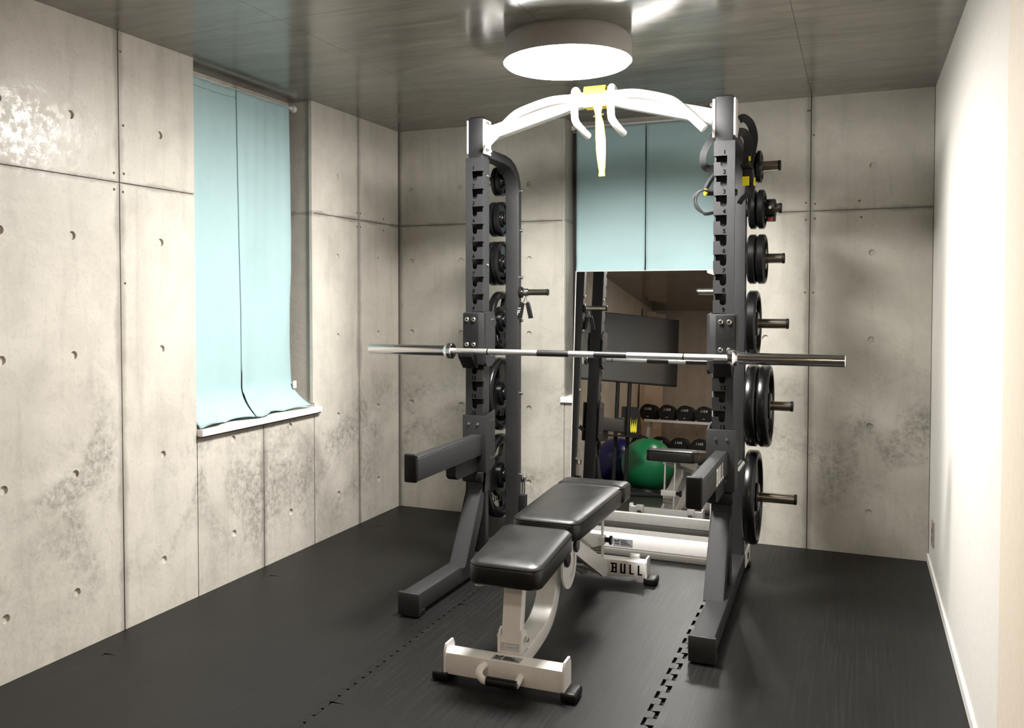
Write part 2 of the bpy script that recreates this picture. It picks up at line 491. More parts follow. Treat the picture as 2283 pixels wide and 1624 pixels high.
for a1, a0 in zip(jl, jl[1:]):
    for z0, z1 in ((0, 1.8), (1.8, H)):
        if a1 <= WY0 or a0 >= WY1: rects.append((a0, a1, z0, z1)); continue
        if a0 < WY0: rects.append((a0, WY0, z0, z1))
        if a1 > WY1: rects.append((WY1, a1, z0, z1))
        if z0 == 0: rects.append((max(a0, WY0), min(a1, WY1), 0, WZ))
cols = [-.268, -.716, -1.171, -1.62, -2.073, -2.523, -2.823, -3.42, -3.87, -4.32, -4.77]
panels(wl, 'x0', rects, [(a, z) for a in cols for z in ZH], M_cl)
BX0, BX1 = 1.112, 2.022
bm = B()
for x0, x1, z0, z1 in ((-.009, BX0, 0, H), (BX1, W+.2, 0, H), (BX0, BX1, 0, WZ)): box(bm, x0, x1, .009, .26, z0, z1)
wb = struct(meshobj('wall_back', bm, M_cb))
rects = []
for x0, x1 in ((0, BX0), (BX0, BX1), (BX1, 2.4716), (2.4716, W)):
    if x0 == BX0: rects.append((x0, x1, 0, WZ)); continue
    rects += [(x0, x1, 0, 1.8), (x0, x1, 1.8, H)]
panels(wb, 'y0', rects, [(x, z) for x in (.0905, .438, .888, 1.34, 1.79, 2.25, 2.7723) for z in ZH], M_cb)
# dark tie nail marks beside the joints
def nails(wall, plane, spots, mat):
    for a, z in spots:
        bm = cyl(B(), (0, 0, -.0008), (0, 0, .0012), .0055, 8)
        bm.transform(Matrix(((0,0,1,0),(1,0,0,a),(0,1,0,z),(0,0,0,1))) if plane == 'x0' else Matrix(((1,0,0,a),(0,0,-1,0),(0,1,0,z),(0,0,0,1))))
        meshobj('nail_mark', bm, mat, wall)
nails(wb, 'y0', [(2.45, 1.845), (2.495, 1.838), (2.45, 1.755), (2.495, 1.76), (2.485, 2.20), (2.465, 2.33), (2.455, 2.33), (2.71, 1.845), (2.72, 1.76), (2.45, 1.37), (2.49, 1.37), (2.46, 1.01), (2.49, 1.01)], M_joint)
nails(wl, 'x0', [(-2.27, 1.838), (-2.275, 1.765), (-2.32, 1.835), (-2.32, 1.77), (-2.27, 2.03), (-2.27, 1.4), (-2.28, 2.32), (-.51, 1.84), (-.47, 1.84), (-.51, 1.76), (-.47, 1.76), (-.2, 1.83), (-.2, 1.76)], M_joint)
# corner joint, strip along the window reveal, far wall, right wall
struct(meshobj('trim_1', box(B(), .0, .006, -.012, -.001, 0, H), M_joint))
struct(meshobj('trim_2', box(B(), -.02, .003, WY1-.012, WY1+.006, WZ+.05, H, .003), M_cl))
struct(meshobj('trim_3', box(B(), BX0-.016, BX0-.002, -.004, .02, WZ+.05, H, .003), M_cb))
bm = box(B(), -.26, W+1.3, YB-.2, YB-.009, 0, H)
wf = struct(meshobj('wall_front', bm, M_cf))
fr = []
for x0, x1 in ((0, .9), (.9, 1.8), (1.8, 2.7), (2.7, 3.6), (3.6, 4.3)): fr += [(x0, x1, 0, 1.8), (x0, x1, 1.8, H)]
panels(wf, 'yf', fr, [(x, z) for x in (.225, .675, 1.125, 1.575, 2.025, 2.475) for z in ZH], M_cf)
wr = struct(meshobj('wall_right', box(B(), W, W+.12, -2.43, .0, 0, H), M_plaster))
struct(meshobj('wall_right_hall', box(B(), W+1.2, W+1.3, YB, -2.43, 0, H), M_plaster))
struct(meshobj('trim_4', box(B(), W-.012, W+.132, -2.82, -2.43, 0, H, .004), M_plaster_edge))
struct(meshobj('wall_hall_end', box(B(), W+.132, W+1.3, -2.43, -2.33, 0, H), M_plaster))
bb = struct(meshobj('baseboard_right', box(B(), W-.009, W, -2.43, 0, 0, .042, .002), M_whitewood))
# ceiling panels
ce = struct(meshobj('ceiling', box(B(), -.26, W+1.3, YB-.2, .26, H+.006, H+.12), M_ceil))
cx = [-.2, .672, 1.573, 2.474, 3.375, 4.3]; cy = [.2, -1.02, -2.15, -3.95, -5.75, YB]
for x0, x1 in zip(cx, cx[1:]):
    for y1, y0 in zip(cy, cy[1:]):
        meshobj('ceiling_panel', box(B(), x0+.0008, x1-.0008, y0+.0008, y1-.0008, H, H+.006), M_ceil, ce)
# outlet on the right wall
t = thing('wall_outlet', 'grey outlet plate low on the white right wall near the corner', 'outlet', (W, -.29, .155))
meshobj('plate', box(B(), -.008, -.0005, -.035, .035, 0, .12, .002), M_switch, t)
for z in (.035, .075): meshobj('socket', box(B(), -.0095, -.008, -.012, .012, z-.010, z+.010), M_blackpl, t)

# --- windows
def window(name, loc, rz, wid, z0, z1):
    """frame seen from inside, local x along the width, local +y outward"""
    o = bpy.data.objects.new(name, None); C.objects.link(o); o.location = loc; o.rotation_euler = (0, 0, rz); o['kind'] = 'structure'
    bm = B(); f = .045
    for a in ((0, f, z0, z1), (wid-f, wid, z0, z1), (f, wid-f, z0, z0+f), (f, wid-f, z1-f, z1), (f, wid-f, (z0+z1)/2-.02, (z0+z1)/2+.02)):
        box(bm, a[0], a[1], 0, .05, a[2], a[3], .003)
    meshobj('window_frame', bm, M_alu, o)
    zm = (z0+z1)/2
    for a, b in ((z0+f, zm-.02), (zm+.02, z1-f)): meshobj('pane', box(B(), f, wid-f, .02, .026, a, b), M_glass, o)
    return o
w1 = window('window_1', (-.16, WY0, 0), PI/2, WY1-WY0, WZ, H-.06)
struct(meshobj('trim_5', box(B(), -.165, -.155, WY0, WY1, H-.062, H), M_cl))
w2 = window('window_2', (BX0, .16, 0), 0, BX1-BX0, WZ, H-.06)
struct(meshobj('trim_6', box(B(), BX0, BX1, .155, .165, H-.062, H), M_cb))
bm = B(); box(bm, -.16, .032, WY0-.001, WY1+.0, WZ, WZ+.030, .002)
meshobj('window_sill', bm, M_whitewood, w1).matrix_parent_inverse = Matrix()
s1 = [o for o in w1.children if o.name.startswith('window_sill')][0]
s1.parent = None; s1.name = 'trim_7'; struct(s1)
struct(meshobj('trim_8', box(B(), 0, .028, WY1, WY1+.04, WZ+.001, WZ+.029, .002), M_whitewood))
struct(meshobj('trim_9', box(B(), .0, .022, WY0, WY1+.03, WZ-.008, WZ, 0), M_joint))
struct(meshobj('trim_10', box(B(), BX0-.02, BX1, -.018, .16, WZ, WZ+.032, .002), M_whitewood))

# --- curtains
def curtain_panel(name, fn, nu, nv, parent, mat=M_cloth):
    bm = B(); g = [[bm.verts.new(fn(u/nu, v/nv)) for v in range(nv+1)] for u in range(nu+1)]
    for a in range(nu):
        for b in range(nv): bm.faces.new((g[a][b], g[a+1][b], g[a+1][b+1], g[a][b+1]))
    o = meshobj(name, bm, mat, parent, 80)
    m = o.modifiers.new('thickness', 'SOLIDIFY'); m.thickness = .0018
    return o
t = thing('curtain', 'pale aqua two-panel curtain at the left wall window, hem lying on the sill', 'curtain', (0, 0, 0), 0, 'aqua curtains')
def cl(y0, y1, ph, left):
    def f(u, v):
        y = y0+(y1-y0)*u; z = 2.352+(.757-2.352)*v; q = (y+1.862)/.81
        a = noise.noise(Vector((q*5.1, v*1.4, .3)))
        x = -.083 + .011*math.sin(q*15+v*.5)*min(1, .3+v) + .013*a*(.4+v) + .004*math.sin(q*62)*(1-v)**2
        cr = noise.noise(Vector((y*13, z*6, 3.3))); x += .006*cr*abs(cr)*(1 if z < 1.7 else .3)
        if v > .90:
            k = (v-.90)/.10; x += .085*k*k*(1+.22*math.sin(q*14)); z += .012*k*abs(math.sin(q*12))*k
            y += (.0 if left else .050*k*k*u*u)
            x = min(x, .02)
        if not left and u > .8 and .55 < v < .9: y -= .015*math.sin((v-.55)/.35*PI)*(u-.8)*5
        if not left and u < .12 and v > .80: y += .007*math.sin((v-.80)/.2*PI)*(1-u/.12); 
        if not left and u < .3 and v > .93: x += .006
        return (x, y, max(z, .7555))
    return f
curtain_panel('curtain_panel', cl(-1.862, -1.479, .3, True), 36, 90, t)
curtain_panel('curtain_panel', cl(-1.4785, -1.052, 2.1, False), 36, 90, t)
for yy in (-1.4785,):
    curtain_panel('seam', lambda u, v: (cl(-1.862, -1.479, .3, True)(1, .0+v*.86)[0]+.0015, yy-.002+.003*u, 2.352+(.757-2.352)*v*.86), 1, 60, t, M_seam)
curtain_panel('hem', lambda u, v: (cl(-1.862, -1.479, .3, True)(u, .026)[0]+.0012, -1.862+.383*u, 2.312-.003*v), 20, 1, t, M_seam)
meshobj('care_label', box(B(), -.052, -.050, -1.075, -1.045, .86, .90), M_text_w, t)
t = thing('curtain_rod', 'white tension rod with round end cap holding the left aqua curtain', 'rod', (-.115, -1.41, 2.362), 0, 'curtain rods')
meshobj('tube', cyl(B(), (0, -.45, 0), (0, .43, 0), .008, 12), M_whitewood, t, 40)
for y in (-.452, .425):
    meshobj('end_cap', cyl(B(), (0, y, 0), (0, y+.027, 0), .020, 16, .004), M_whitewood, t, 40)
t = thing('curtain', 'pale aqua split curtain at the back window, lower part hidden by the mirror', 'curtain', (0, 0, 0), 0, 'aqua curtains')
def cb(x0, x1, ph):
    def f(u, v):
        x = x0+(x1-x0)*u; z = 2.35+(1.44-2.35)*v
        y = .105 + .005*math.sin(u*6+ph)*(.3+v) + .007*noise.noise(Vector((u*2+ph, v*2, ph)))*(.3+v) + .003*noise.noise(Vector((x*9, z*9, ph)))
        if v > .8: y += .010*math.sin((v-.8)/.2*PI*1.5+ph*.3+u)*(v-.8)*5
        return (x, y, z)
    return f
curtain_panel('curtain_panel', cb(1.150, 1.566, .4), 24, 60, t)
curtain_panel('curtain_panel', cb(1.571, 2.005, 1.7), 24, 60, t)
t = thing('curtain_rod', 'white tension rod with cap holding the back window curtain', 'rod', (1.567, .125, 2.362), 0, 'curtain rods')
meshobj('tube', cyl(B(), (-.43, 0, 0), (.43, 0, 0), .008, 12), M_whitewood, t, 40)
for x in (-.453, .426): meshobj('end_cap', cyl(B(), (x, 0, 0), (x+.027, 0, 0), .018, 16, .004), M_whitewood, t, 40)

# --- lamps
t = thing('ceiling_light', 'large round white LED ceiling light glowing above the squat rack', 'ceiling light', (1.608, -1.50, 2.4))
meshobj('housing', lathe(B(), [(0, .245), (-.02, .257), (-.090, .261), (-.100, .261), (-.1003, .256)], 'z', n=64), M_lampbody, t, 40)
meshobj('diffuser', lathe(B(), [(-.1005, .256), (-.109, .250), (-.117, .21), (-.123, .13), (-.125, .0)], 'z', n=64), M_led, t, 60)
t = thing('ceiling_light', 'round warm ceiling light behind the camera', 'ceiling light', (2.55, -6.0, 2.4))
meshobj('housing', lathe(B(), [(0, .15), (-.05, .16), (-.06, .155)], 'z', n=40), M_lampbody, t, 40)
meshobj('diffuser', lathe(B(), [(-.0605, .155), (-.07, .13), (-.076, .0)], 'z', n=40), M_warm, t, 60)
t = thing('ceiling_light', 'small neutral ceiling light near the doorway behind the camera', 'ceiling light', (1.4, -4.3, 2.4))
meshobj('housing', lathe(B(), [(0, .15), (-.05, .16), (-.06, .155)], 'z', n=40), M_lampbody, t, 40)
meshobj('diffuser', lathe(B(), [(-.0605, .155), (-.07, .13), (-.076, .0)], 'z', n=40), M_back, t, 60)

# ================================================================== SQUAT RACK
rack = thing('squat_rack', 'charcoal steel half rack with numbered notches and white pull-up bar', 'squat rack', (1.594, -.9, 0))
RO = Vector((1.594, -.9, 0))
def rp(name, bm, mat, smooth=30, parent=None):
    if parent is None:
        bm.transform(Matrix.Translation(-RO)); return meshobj(name, bm, mat, rack, smooth)
    bm.transform(Matrix.Translation(-RO)); return meshobj(name, bm, mat, parent, smooth)
XC = 1.594
def side(s):      # mapping for left (-1) / right (+1): outward positive offset from rack centre plane
    return lambda x: XC + s*x
ZN = [1.963-.08415*k for k in range(15)]        # number heights
for s in (-1, 1):
    X = side(s)
    xi, xo = .544, .619                          # inner and outer face distance from centre
    a, b = sorted((X(xi), X(xo)))
    bm = B(); box(bm, a, b, -1.080, -1.004, 2.0, 2.205, .006); box(bm, a, b, -1.048, -1.004, .09, 2.0, .004)
    box(bm, *sorted((X(xo-.006), X(xo))), -1.078, -1.04, .09, 2.0)
    up_ = rp('upright', bm, M_powder)
    rp('post_cap', box(B(), a+.004, b-.004, -1.076, -1.008, 2.205, 2.208), M_blackpl, parent=up_)
    # notched plate with hook slots that open towards the inside of the rack
    pi, po = .540, .628
    out = [(po, .40), (po, 2.012), (pi, 2.012)]
    for z in ZN:
        zt = z-.0145
        out += [(pi, zt), (pi+.056, zt)]
        for k in range(1, 8):
            an = PI*k/8
            out.append((pi+.042+.014*math.cos(an), zt-.036-.014*math.sin(an)))
        out += [(pi+.028, zt-.027), (pi, zt-.027)]
    out.append((pi, .40))
    pts = [(X(p), z) for p, z in out]
    plate = rp('notch_plate', prism(B(), pts, 'y', -1.0905, -1.081), M_powder)
    # return flange on the inner side, with the slots running through
    fl = B()
    zprev = 2.012
    for z in ZN:
        zt = z-.0145
        box(fl, *sorted((X(pi), X(pi+.008))), -1.081, -1.008, zt, zprev)
        box(fl, *sorted((X(pi), X(pi+.008))), -1.071, -1.008, zt-.027, zt)
        zprev = zt-.027
    box(fl, *sorted((X(pi), X(pi+.008))), -1.081, -1.008, .40, zprev)
    bmesh.ops.remove_doubles(fl, verts=fl.verts, dist=1e-5)
    rp('plate_flange', fl, M_powder)
    for k, z in enumerate(ZN):
        bm = text_mesh(str(k+1), .0255, .0012)
        bm.transform(Matrix(((1, 0, 0, X(.586)-(.0 if s < 0 else .001)), (0, 0, -1, -1.0911), (0, 1, 0, z), (0, 0, 0, 1))))
        rp('number', bm, M_text_k, None, plate)
    bolts(plate, [Vector((X(.540-.0), -1.03, z))-RO for z in (1.93, 1.50, 1.02)], (-s, 0, 0), .007)
    # brace down to the foot
    xa, xb = sorted((X(.540), X(.622)))
    bm = prism(B(), [(-1.089, .50), (-1.089, .42), (-1.300, .093), (-1.205, .093), (-1.082, .31), (-1.04, .50)], 'x', xa, xb, .006)
    rp('brace', bm, M_powder)
    # foot tube, running front to back, slightly splayed
    zf0, zf1 = .022, .098
    pl = [(X(.563), -1.70), (X(.648), -1.70), (X(.622), -.40), (X(.540), -.40)]
    rp('foot_tube', prism(B(), pl if s > 0 else pl[::-1], 'z', zf0, zf1, .005), M_powder)
    c0, c1 = sorted((X(.555), X(.657)))
    rp('foot_end_plate', box(B(), c0, c1, -1.725, -1.700, .004, .104, .007), M_powder)
    rp('rubber_foot', box(B(), c0+.004, c1-.004, -1.70, -1.655, .001, .026, .003), M_black)
    rp('rubber_foot', box(B(), c0+.03*0, c1-.02, -.47, -.41, .001, .024, .003), M_black)
    for y in (-1.55, -1.2, -.8): bolts(rack, [Vector((X(.546 if y > -1.4 else .556), y, .06))-RO], (-s, 0, 0), .004, .002, 'bolt', M_blackpl)
    # rear upright: narrow tube that curves forward into the front post
    path = [(0, -.5775, .09), (0, -.5775, 1.88), (0, -.586, 1.94), (0, -.610, 1.985), (0, -.650, 2.018), (0, -.705, 2.038), (0, -.78, 2.046), (0, -1.01, 2.046)]
    pp = [(X(.5815), y, z) for _, y, z in path]
    rp('rear_upright', sweep(B(), pp, rrect(.075, .045, .005), (0, -1, .001) if False else (0, 1, .2)), M_powder)
    bolts(rack, [Vector((X(.544), -.566, z))-RO for z in (1.99-.08, 1.70, 1.45, 1.22, .83, .39)], (-s, 0, 0), .009, .012)
    # weight storage pegs outside, one bar peg inside
    for z, ln in ((1.968, .773), (1.766, .779), (1.529, .795), (1.219, .816), (.827, .840), (.384, .860)):
        pg = rp('storage_peg', cyl(B(), (X(.619), -.575, z), (X(ln-.012), -.575, z), .0235, 24), M_steel, 40)
        rp('peg_cap', cyl(B(), (X(ln-.013), -.575, z), (X(ln), -.575, z), .0250, 24, .003), M_black, 40, pg)
        rp('collar', cyl(B(), (X(.619), -.575, z), (X(.628), -.575, z), .036, 24, .002), M_black, 40, pg)
    pg = rp('storage_peg', cyl(B(), (X(.546), -.575, 1.371), (X(.392), -.575, 1.371), .0165, 24), M_steel, 40)
    rp('peg_cap', cyl(B(), (X(.394), -.575, 1.371), (X(.384), -.575, 1.371), .0180, 24, .003), M_black, 40, pg)
    rp('collar', cyl(B(), (X(.546), -.575, 1.371), (X(.530), -.575, 1.371), .030, 24, .003), M_black, 40, pg)
    # bolted bracket plates of the pull-up bar
    rp('mounting_plate', box(B(), *sorted((X(.531), X(.5435))), -1.082, -1.002, 2.030, 2.195, .003), M_white)
    rp('mounting_plate', box(B(), *sorted((X(.6195), X(.628))), -1.080, -1.002, 2.035, 2.195, .003), M_white)
    bolts(rack, [Vector((X(.531), y, z))-RO for y in (-1.066, -1.018) for z in (2.175, 2.050)], (-s, 0, 0), .008, .012)
# white arched pull-up bar
def arch(x):
    a = abs(x)
    if a > .16: return 2.222-(a-.16)*.266
    return 2.222+.028*(1-(a/.16)**2)
beam = [(XC+x, -1.042, arch(x)) for x in [-.532, -.45, -.35, -.25, -.19, -.16, -.12, -.08, -.04, 0, .04, .08, .12, .16, .19, .25, .35, .45, .532]]
pb = rp('pull_up_bar', sweep(B(), beam, rrect(.06, .064, .006), (0, 0, 1)), M_white)
for s in (-1, 1):
    X = side(s)
    gp = smooth_path([(X(.505), -1.125, 2.062), (X(.44), -1.118, 2.128), (X(.378), -1.11, 2.187), (X(.32), -1.108, 2.214), (X(.20), -1.100, 2.246), (X(.10), -1.075, 2.255)], 7)
    rp('curved_grip', sweep(B(), gp, circ(.0185, 16)), M_white, 60, pb)
for x in (-.085, .085):
    hp = smooth_path([(XC+x, -1.0, 2.262), (XC+x, -1.04, 2.288), (XC+x, -1.078, 2.285), (XC+x, -1.087, 2.24), (XC+x, -1.082, 2.180), (XC+x+.002, -1.066, 2.146), (XC+x+.016, -1.000, 2.116), (XC+x+.024, -.950, 2.102)], 6)
    rp('neutral_grip', sweep(B(), hp, circ(.0170, 16), (1, 0, 0)), M_white, 60, pb)
# white rear cross member with maker's sticker, on a grey strip
cm = rp('cross_member', box(B(), XC-.545, XC+.545, -.50, -.42, .034, .094, .005), M_white)
rp('cross_member_end', box(B(), XC+.40, XC+.545, -.505, -.415, .030, .098, .004), M_white, 30, cm) if False else None
stk = rp('sticker', box(B(), 1.545, 1.648, -.5012, -.4995, .044, .084), M_sticker, None, cm)
def sticker_print(parent, o, r, u, wid, hgt, off, fix=None):
    bm = B()
    def rc(x0, x1, y0, y1): box(bm, x0*wid, x1*wid, y0*hgt, y1*hgt, -.0004, .0004)
    # little bull's head emblem and word beneath, small lines of text at right
    rc(.07, .12, .60, .84); rc(.12, .22, .60, .72); rc(.22, .30, .66, .80); rc(.28, .32, .76, .94)
    for k in range(4): rc(.08+.06*k, .115+.06*k, .22, .46)
    for k, l in enumerate((.72, .64, .76, .78, .88, .95)): rc(.38, l, .80-.12*k, .845-.12*k)
    bm.transform(frame_m(o, r, u))
    if fix: bm.transform(Matrix.Translation(-fix))
    return meshobj('sticker_print', bm, M_text_k, parent)
sp = sticker_print(cm, (1.545, -.5014, .044), (1, 0, 0), (0, 0, 1), .103, .040, 0, RO)
rp('base_strip', box(B(), XC-.53, XC+.53, -.52, -.40, .001, .033, .003), M_board)
# identification plate on the outside of the right foot, band peg and bar holder on the rear posts
bd = rp('badge_plate', box(B(), 2.217, 2.224, -.575, -.40, .030, .105, .002), M_white)
rp('badge_mark', cyl(B(), (2.224, -.49, .068), (2.2255, -.49, .068), .018, 20), M_text_k, None, bd)
ho = rp('bar_holder', box(B(), 1.052, 1.084, -.60, -.55, .10, .285, .003), M_powder_dk)
for x in (1.064, 1.076): rp('holder_pin', cyl(B(), (x, -.575, .28), (x, -.575, .375), .0045, 10), M_chrome, 40, ho)
rp('holder_top', box(B(), 1.060, 1.084, -.59, -.56, .355, .385, .003), M_chrome, 30, ho)

# --- J-hooks (bar catches), one per upright
def jhook(s, label):
    X = side(s); t = thing('bar_hook', label, 'bar hook', (X(.5815), -1.10, 1.02), 0, 'bar hooks on the uprights')
    O = Vector((X(.5815), -1.10, 1.02))
    def hp(name, bm, mat, sm=30, par=None):
        bm.transform(Matrix.Translation(-O)); return meshobj(name, bm, mat, par or t, sm)
    i, o_ = .488, .634
    pts = [(-1.094, 1.005), (-1.094, 1.272), (-1.0, 1.276), (-.995, 1.255), (-.985, 1.262), (-.955, 1.212), (-.985, 1.222), (-1.0, 1.20), (-1.0, 1.02), (-1.05, 1.008)]
    # outer shell: front plate and the inner side cheek
    hp('front_plate', box(B(), *sorted((X(.528), X(o_))), -1.102, -1.094, 1.02, 1.272, .003), M_powder)
    hp('side_cheek', prism(B(), [(-1.100, 1.03), (-1.100, 1.270), (-1.00, 1.276), (-.968, 1.215), (-.985, 1.205), (-.985, 1.035), (-1.03, 1.012), (-1.085, 1.012)], 'x', *sorted((X(.528), X(.518)))), M_powder)
    hp('side_cheek', prism(B(), [(-1.096, 1.05), (-1.096, 1.268), (-1.04, 1.268), (-1.02, 1.20), (-1.05, 1.05)], 'x', *sorted((X(.632), X(.640)))), M_powder)
    hp('liner_plate', box(B(), *sorted((X(.556), X(.632))), -1.111, -1.102, 1.066, 1.268, .003), M_powder_dk)
    for x in (.577, .612):
        for z in (1.238, 1.118):
            hp('bolt', cyl(B(), (X(x), -1.111, z), (X(x), -1.1175, z), .0105, 16, .002), M_zinc, 40)
            hp('bolt_socket', cyl(B(), (X(x), -1.1175, z), (X(x), -1.1180, z), .005, 6), M_blackpl)
    # angled tray that carries the bar
    tray = prism(B(), [(-1.110, 1.030), (-1.110, 1.072), (-1.135, 1.071), (-1.166, 1.071), (-1.176, 1.082), (-1.183, 1.080), (-1.183, 1.064), (-1.125, 1.005), (-1.10, 1.005)], 'x', *sorted((X(.556), X(.628))), .002)
    tr = hp('bar_tray', tray, M_powder_dk)
    hp('tray_cheek', prism(B(), [(-1.185, 1.072), (-1.170, 1.072), (-1.10, 1.09), (-1.05, 1.06), (-1.05, 1.014), (-1.10, 1.004), (-1.12, 1.006)], 'x', *sorted((X(.528), X(.536)))), M_powder, 30) if False else None
    hp('tray_liner', box(B(), *sorted((X(.560), X(.624))), -1.178, -1.112, 1.0705, 1.0735), M_steel, 30, tr) if False else None
    hp('bolt', cyl(B(), (X(.518), -1.03, 1.235), (X(.514), -1.03, 1.235), .004, 8), M_zinc)
    hp('bolt', cyl(B(), (X(.518), -1.01, 1.238), (X(.514), -1.01, 1.238), .004, 8), M_zinc)
    hp('bolt', cyl(B(), (X(.518), -1.03, 1.06), (X(.514), -1.03, 1.06), .004, 8), M_zinc)
    return t
jhook(-1, 'charcoal bar hook with four bolts on the left upright')
jhook(1, 'charcoal bar hook with four bolts on the right upright')

# --- safety arms
def safety(s, label, letters):
    X = side(s); t = thing('safety_arm', label, 'safety arm', (X(.5815), -1.09, .5), 0, 'safety arms on the uprights')
    O = Vector((X(.5815), -1.09, .5))
    def hp(name, bm, mat, sm=30, par=None):
        bm.transform(Matrix.Translation(-O)); return meshobj(name, bm, mat, par or t, sm)
    sl = B()
    xi, xo = .518, .640
    box(sl, *sorted((X(xi), X(xo))), -1.104, -1.094, .508, .775, .003)
    hp('sleeve_front', sl, M_powder)
    hp('sleeve_side', prism(B(), [(-1.10, .508), (-1.10, .773), (-.985, .792), (-.985, .53), (-1.03, .505)], 'x', *sorted((X(xi), X(xi+.009))), .002), M_powder)
    hp('sleeve_side', box(B(), *sorted((X(xo-.009), X(xo))), -1.095, -.995, .508, .775, .002), M_powder)
    for x in (.558, .605):
        hp('bolt', cyl(B(), (X(x), -1.104, .735), (X(x), -1.109, .735), .006, 10), M_zinc, 40)
    hp('bolt', cyl(B(), (X(.60), -1.104, .555), (X(.60), -1.109, .555), .006, 10), M_zinc, 40)
    for y in (-1.04, -1.01):
        for z in (.745, .565): hp('bolt', cyl(B(), (X(xi), y, z), (X(xi-.004), y, z), .004, 8), M_zinc)
    # arm: horizontal tube, capped, with a wear strip on top and gusset beneath
    cx_ = .565 if s < 0 else .583
    a0, a1 = sorted((X(cx_-.029), X(cx_+.029)))
    hp('arm_tube', box(B(), a0, a1, -1.765, -1.100, .587, .681, .004), M_powder)
    hp('arm_strip', box(B(), a0+.004, a1-.004, -1.757, -1.105, .681, .685, .001), M_powder)
    hp('end_cap', box(B(), a0-.001, a1+.001, -1.782, -1.765, .583, .701, .008, 3), M_powder_dk)
    hp('gusset_block', prism(B(), [(-1.104, .587), (-1.104, .512), (-1.345, .512), (-1.37, .53), (-1.37, .587)], 'x', *sorted((X(.552), X(.60)))), M_powder_dk)
    hp('lower_block', box(B(), *sorted((X(.530), X(.636))), -1.125, -1.092, .455, .506, .010), M_powder_dk)
    hp('release_pin', cyl(B(), (X(.63), -.995, .58), (X(.65), -.93, .61), .014, 16, .003), M_chrome, 40)
    if letters: bull((X(.583+.029)+.0005, -1.44, .598), (0, 1, 0), (0, 0, 1), .068, M_text_w, t, asp=.85).matrix_parent_inverse = Matrix.Translation(-O)
    return t
safety(-1, 'charcoal safety arm reaching forward from the left upright', False)
safety(1, 'charcoal safety arm with white lettering on the right upright', True)

# --- barbell
bar = thing('barbell', 'long chrome barbell resting across both rack hooks', 'barbell', (1.567, -1.150, 1.0875))
shaft = meshobj('shaft', cyl(B(), (-.655, 0, 0), (.655, 0, 0), .0142, 24), M_shaft, bar, 40)
for x0, x1 in ((-.212, -.061), (.058, .206)):
    meshobj('grip_band', cyl(B(), (x0, 0, 0), (x1, 0, 0), .0148, 24), M_tape, bar, 40)
for x in (-.459, .455):
    meshobj('grip_ring', cyl(B(), (x-.0025, 0, 0), (x+.0025, 0, 0), .0148, 24), M_text_k, bar, 40)
for s in (-1, 1):
    sl = meshobj('sleeve', cyl(B(), (s*.665, 0, 0), (s*1.100, 0, 0), .0250, 40, .003), M_chrome, bar, 40)
    meshobj('collar', lathe(B(), [(s*.640, .0150), (s*.640, .034), (s*.644, .0385), (s*.662, .0385), (s*.666, .034), (s*.680, .030), (s*.682, .0252)], 'x', n=40), M_chrome, bar, 40)

# ================================================================== PLATES
def plate_proto(name, D, T):
    """grip plate, axis x, centred at origin; returns meshes (tyre, web, hub)"""
    R = D/2
    bm = B()
    rim = max(.016, R*.13)
    lathe(bm, [(-T/2, R-rim), (-T/2, R-.010), (-T/2+.004, R-.004), (-T*.3, R), (T*.3, R), (T/2-.004, R-.004), (T/2, R-.010), (T/2, R-rim), (T/2-.006, R-rim-.004), (-T/2+.006, R-rim-.004)], 'x', n=56, closed=True)
    r = bm
    loops = [[((R-rim-.002)*math.cos(2*PI*k/48), (R-rim-.002)*math.sin(2*PI*k/48)) for k in range(48)], circle2(0, 0, .0262, 24)]
    if D > .2:
        n = 3
        r0, r1 = R*.50, R*.76
        for j in range(n):
            c = 2*PI*j/n+PI/2; w0 = .62
            lp = [(r1*math.cos(c-w0+2*w0*k/10), r1*math.sin(c-w0+2*w0*k/10)) for k in range(11)]
            lp += [(r0*math.cos(c+w0*.8-2*w0*.8*k/10), r0*math.sin(c+w0*.8-2*w0*.8*k/10)) for k in range(11)]
            loops.append(lp[::-1])
    wb_ = curve_mesh(loops, T*.42)
    wb_.transform(Matrix(((0, 0, 1, 0), (1, 0, 0, 0), (0, 1, 0, 0), (0, 0, 0, 1))))
    hub = lathe(B(), [(-T/2, .0262), (-T/2, R*.16+.026), (-T/2+.004, R*.18+.028), (T/2-.004, R*.18+.028), (T/2, R*.16+.026), (T/2, .0262)], 'x', n=32, closed=True)
    ring = lathe(B(), [(-T/2-.001, .0256), (-T/2-.001, .032), (T/2+.001, .032), (T/2+.001, .0256)], 'x', n=32, closed=True)
    def mk(b_, nm, mat):
        me = bpy.data.meshes.new(nm); bmesh.ops.recalc_face_normals(b_, faces=b_.faces); b_.to_mesh(me); b_.free(); me.materials.append(mat)
        for p in me.polygons: p.use_smooth = True
        try: me.set_sharp_from_angle(angle=math.radians(35))
        except Exception: pass
        return me
    return [('rim', mk(r, 'rim', M_plate)), ('web', mk(wb_, 'web', M_plate)), ('hub', mk(hub, 'hub', M_plate)), ('bore_ring', mk(ring, 'bore_ring', M_steel))]
sizes = {.155: .024, .187: .034, .237: .040, .322: .048, .392: .053, .450: .056}
protos = {d: plate_proto('plate', d, t) for d, t in sizes.items()}
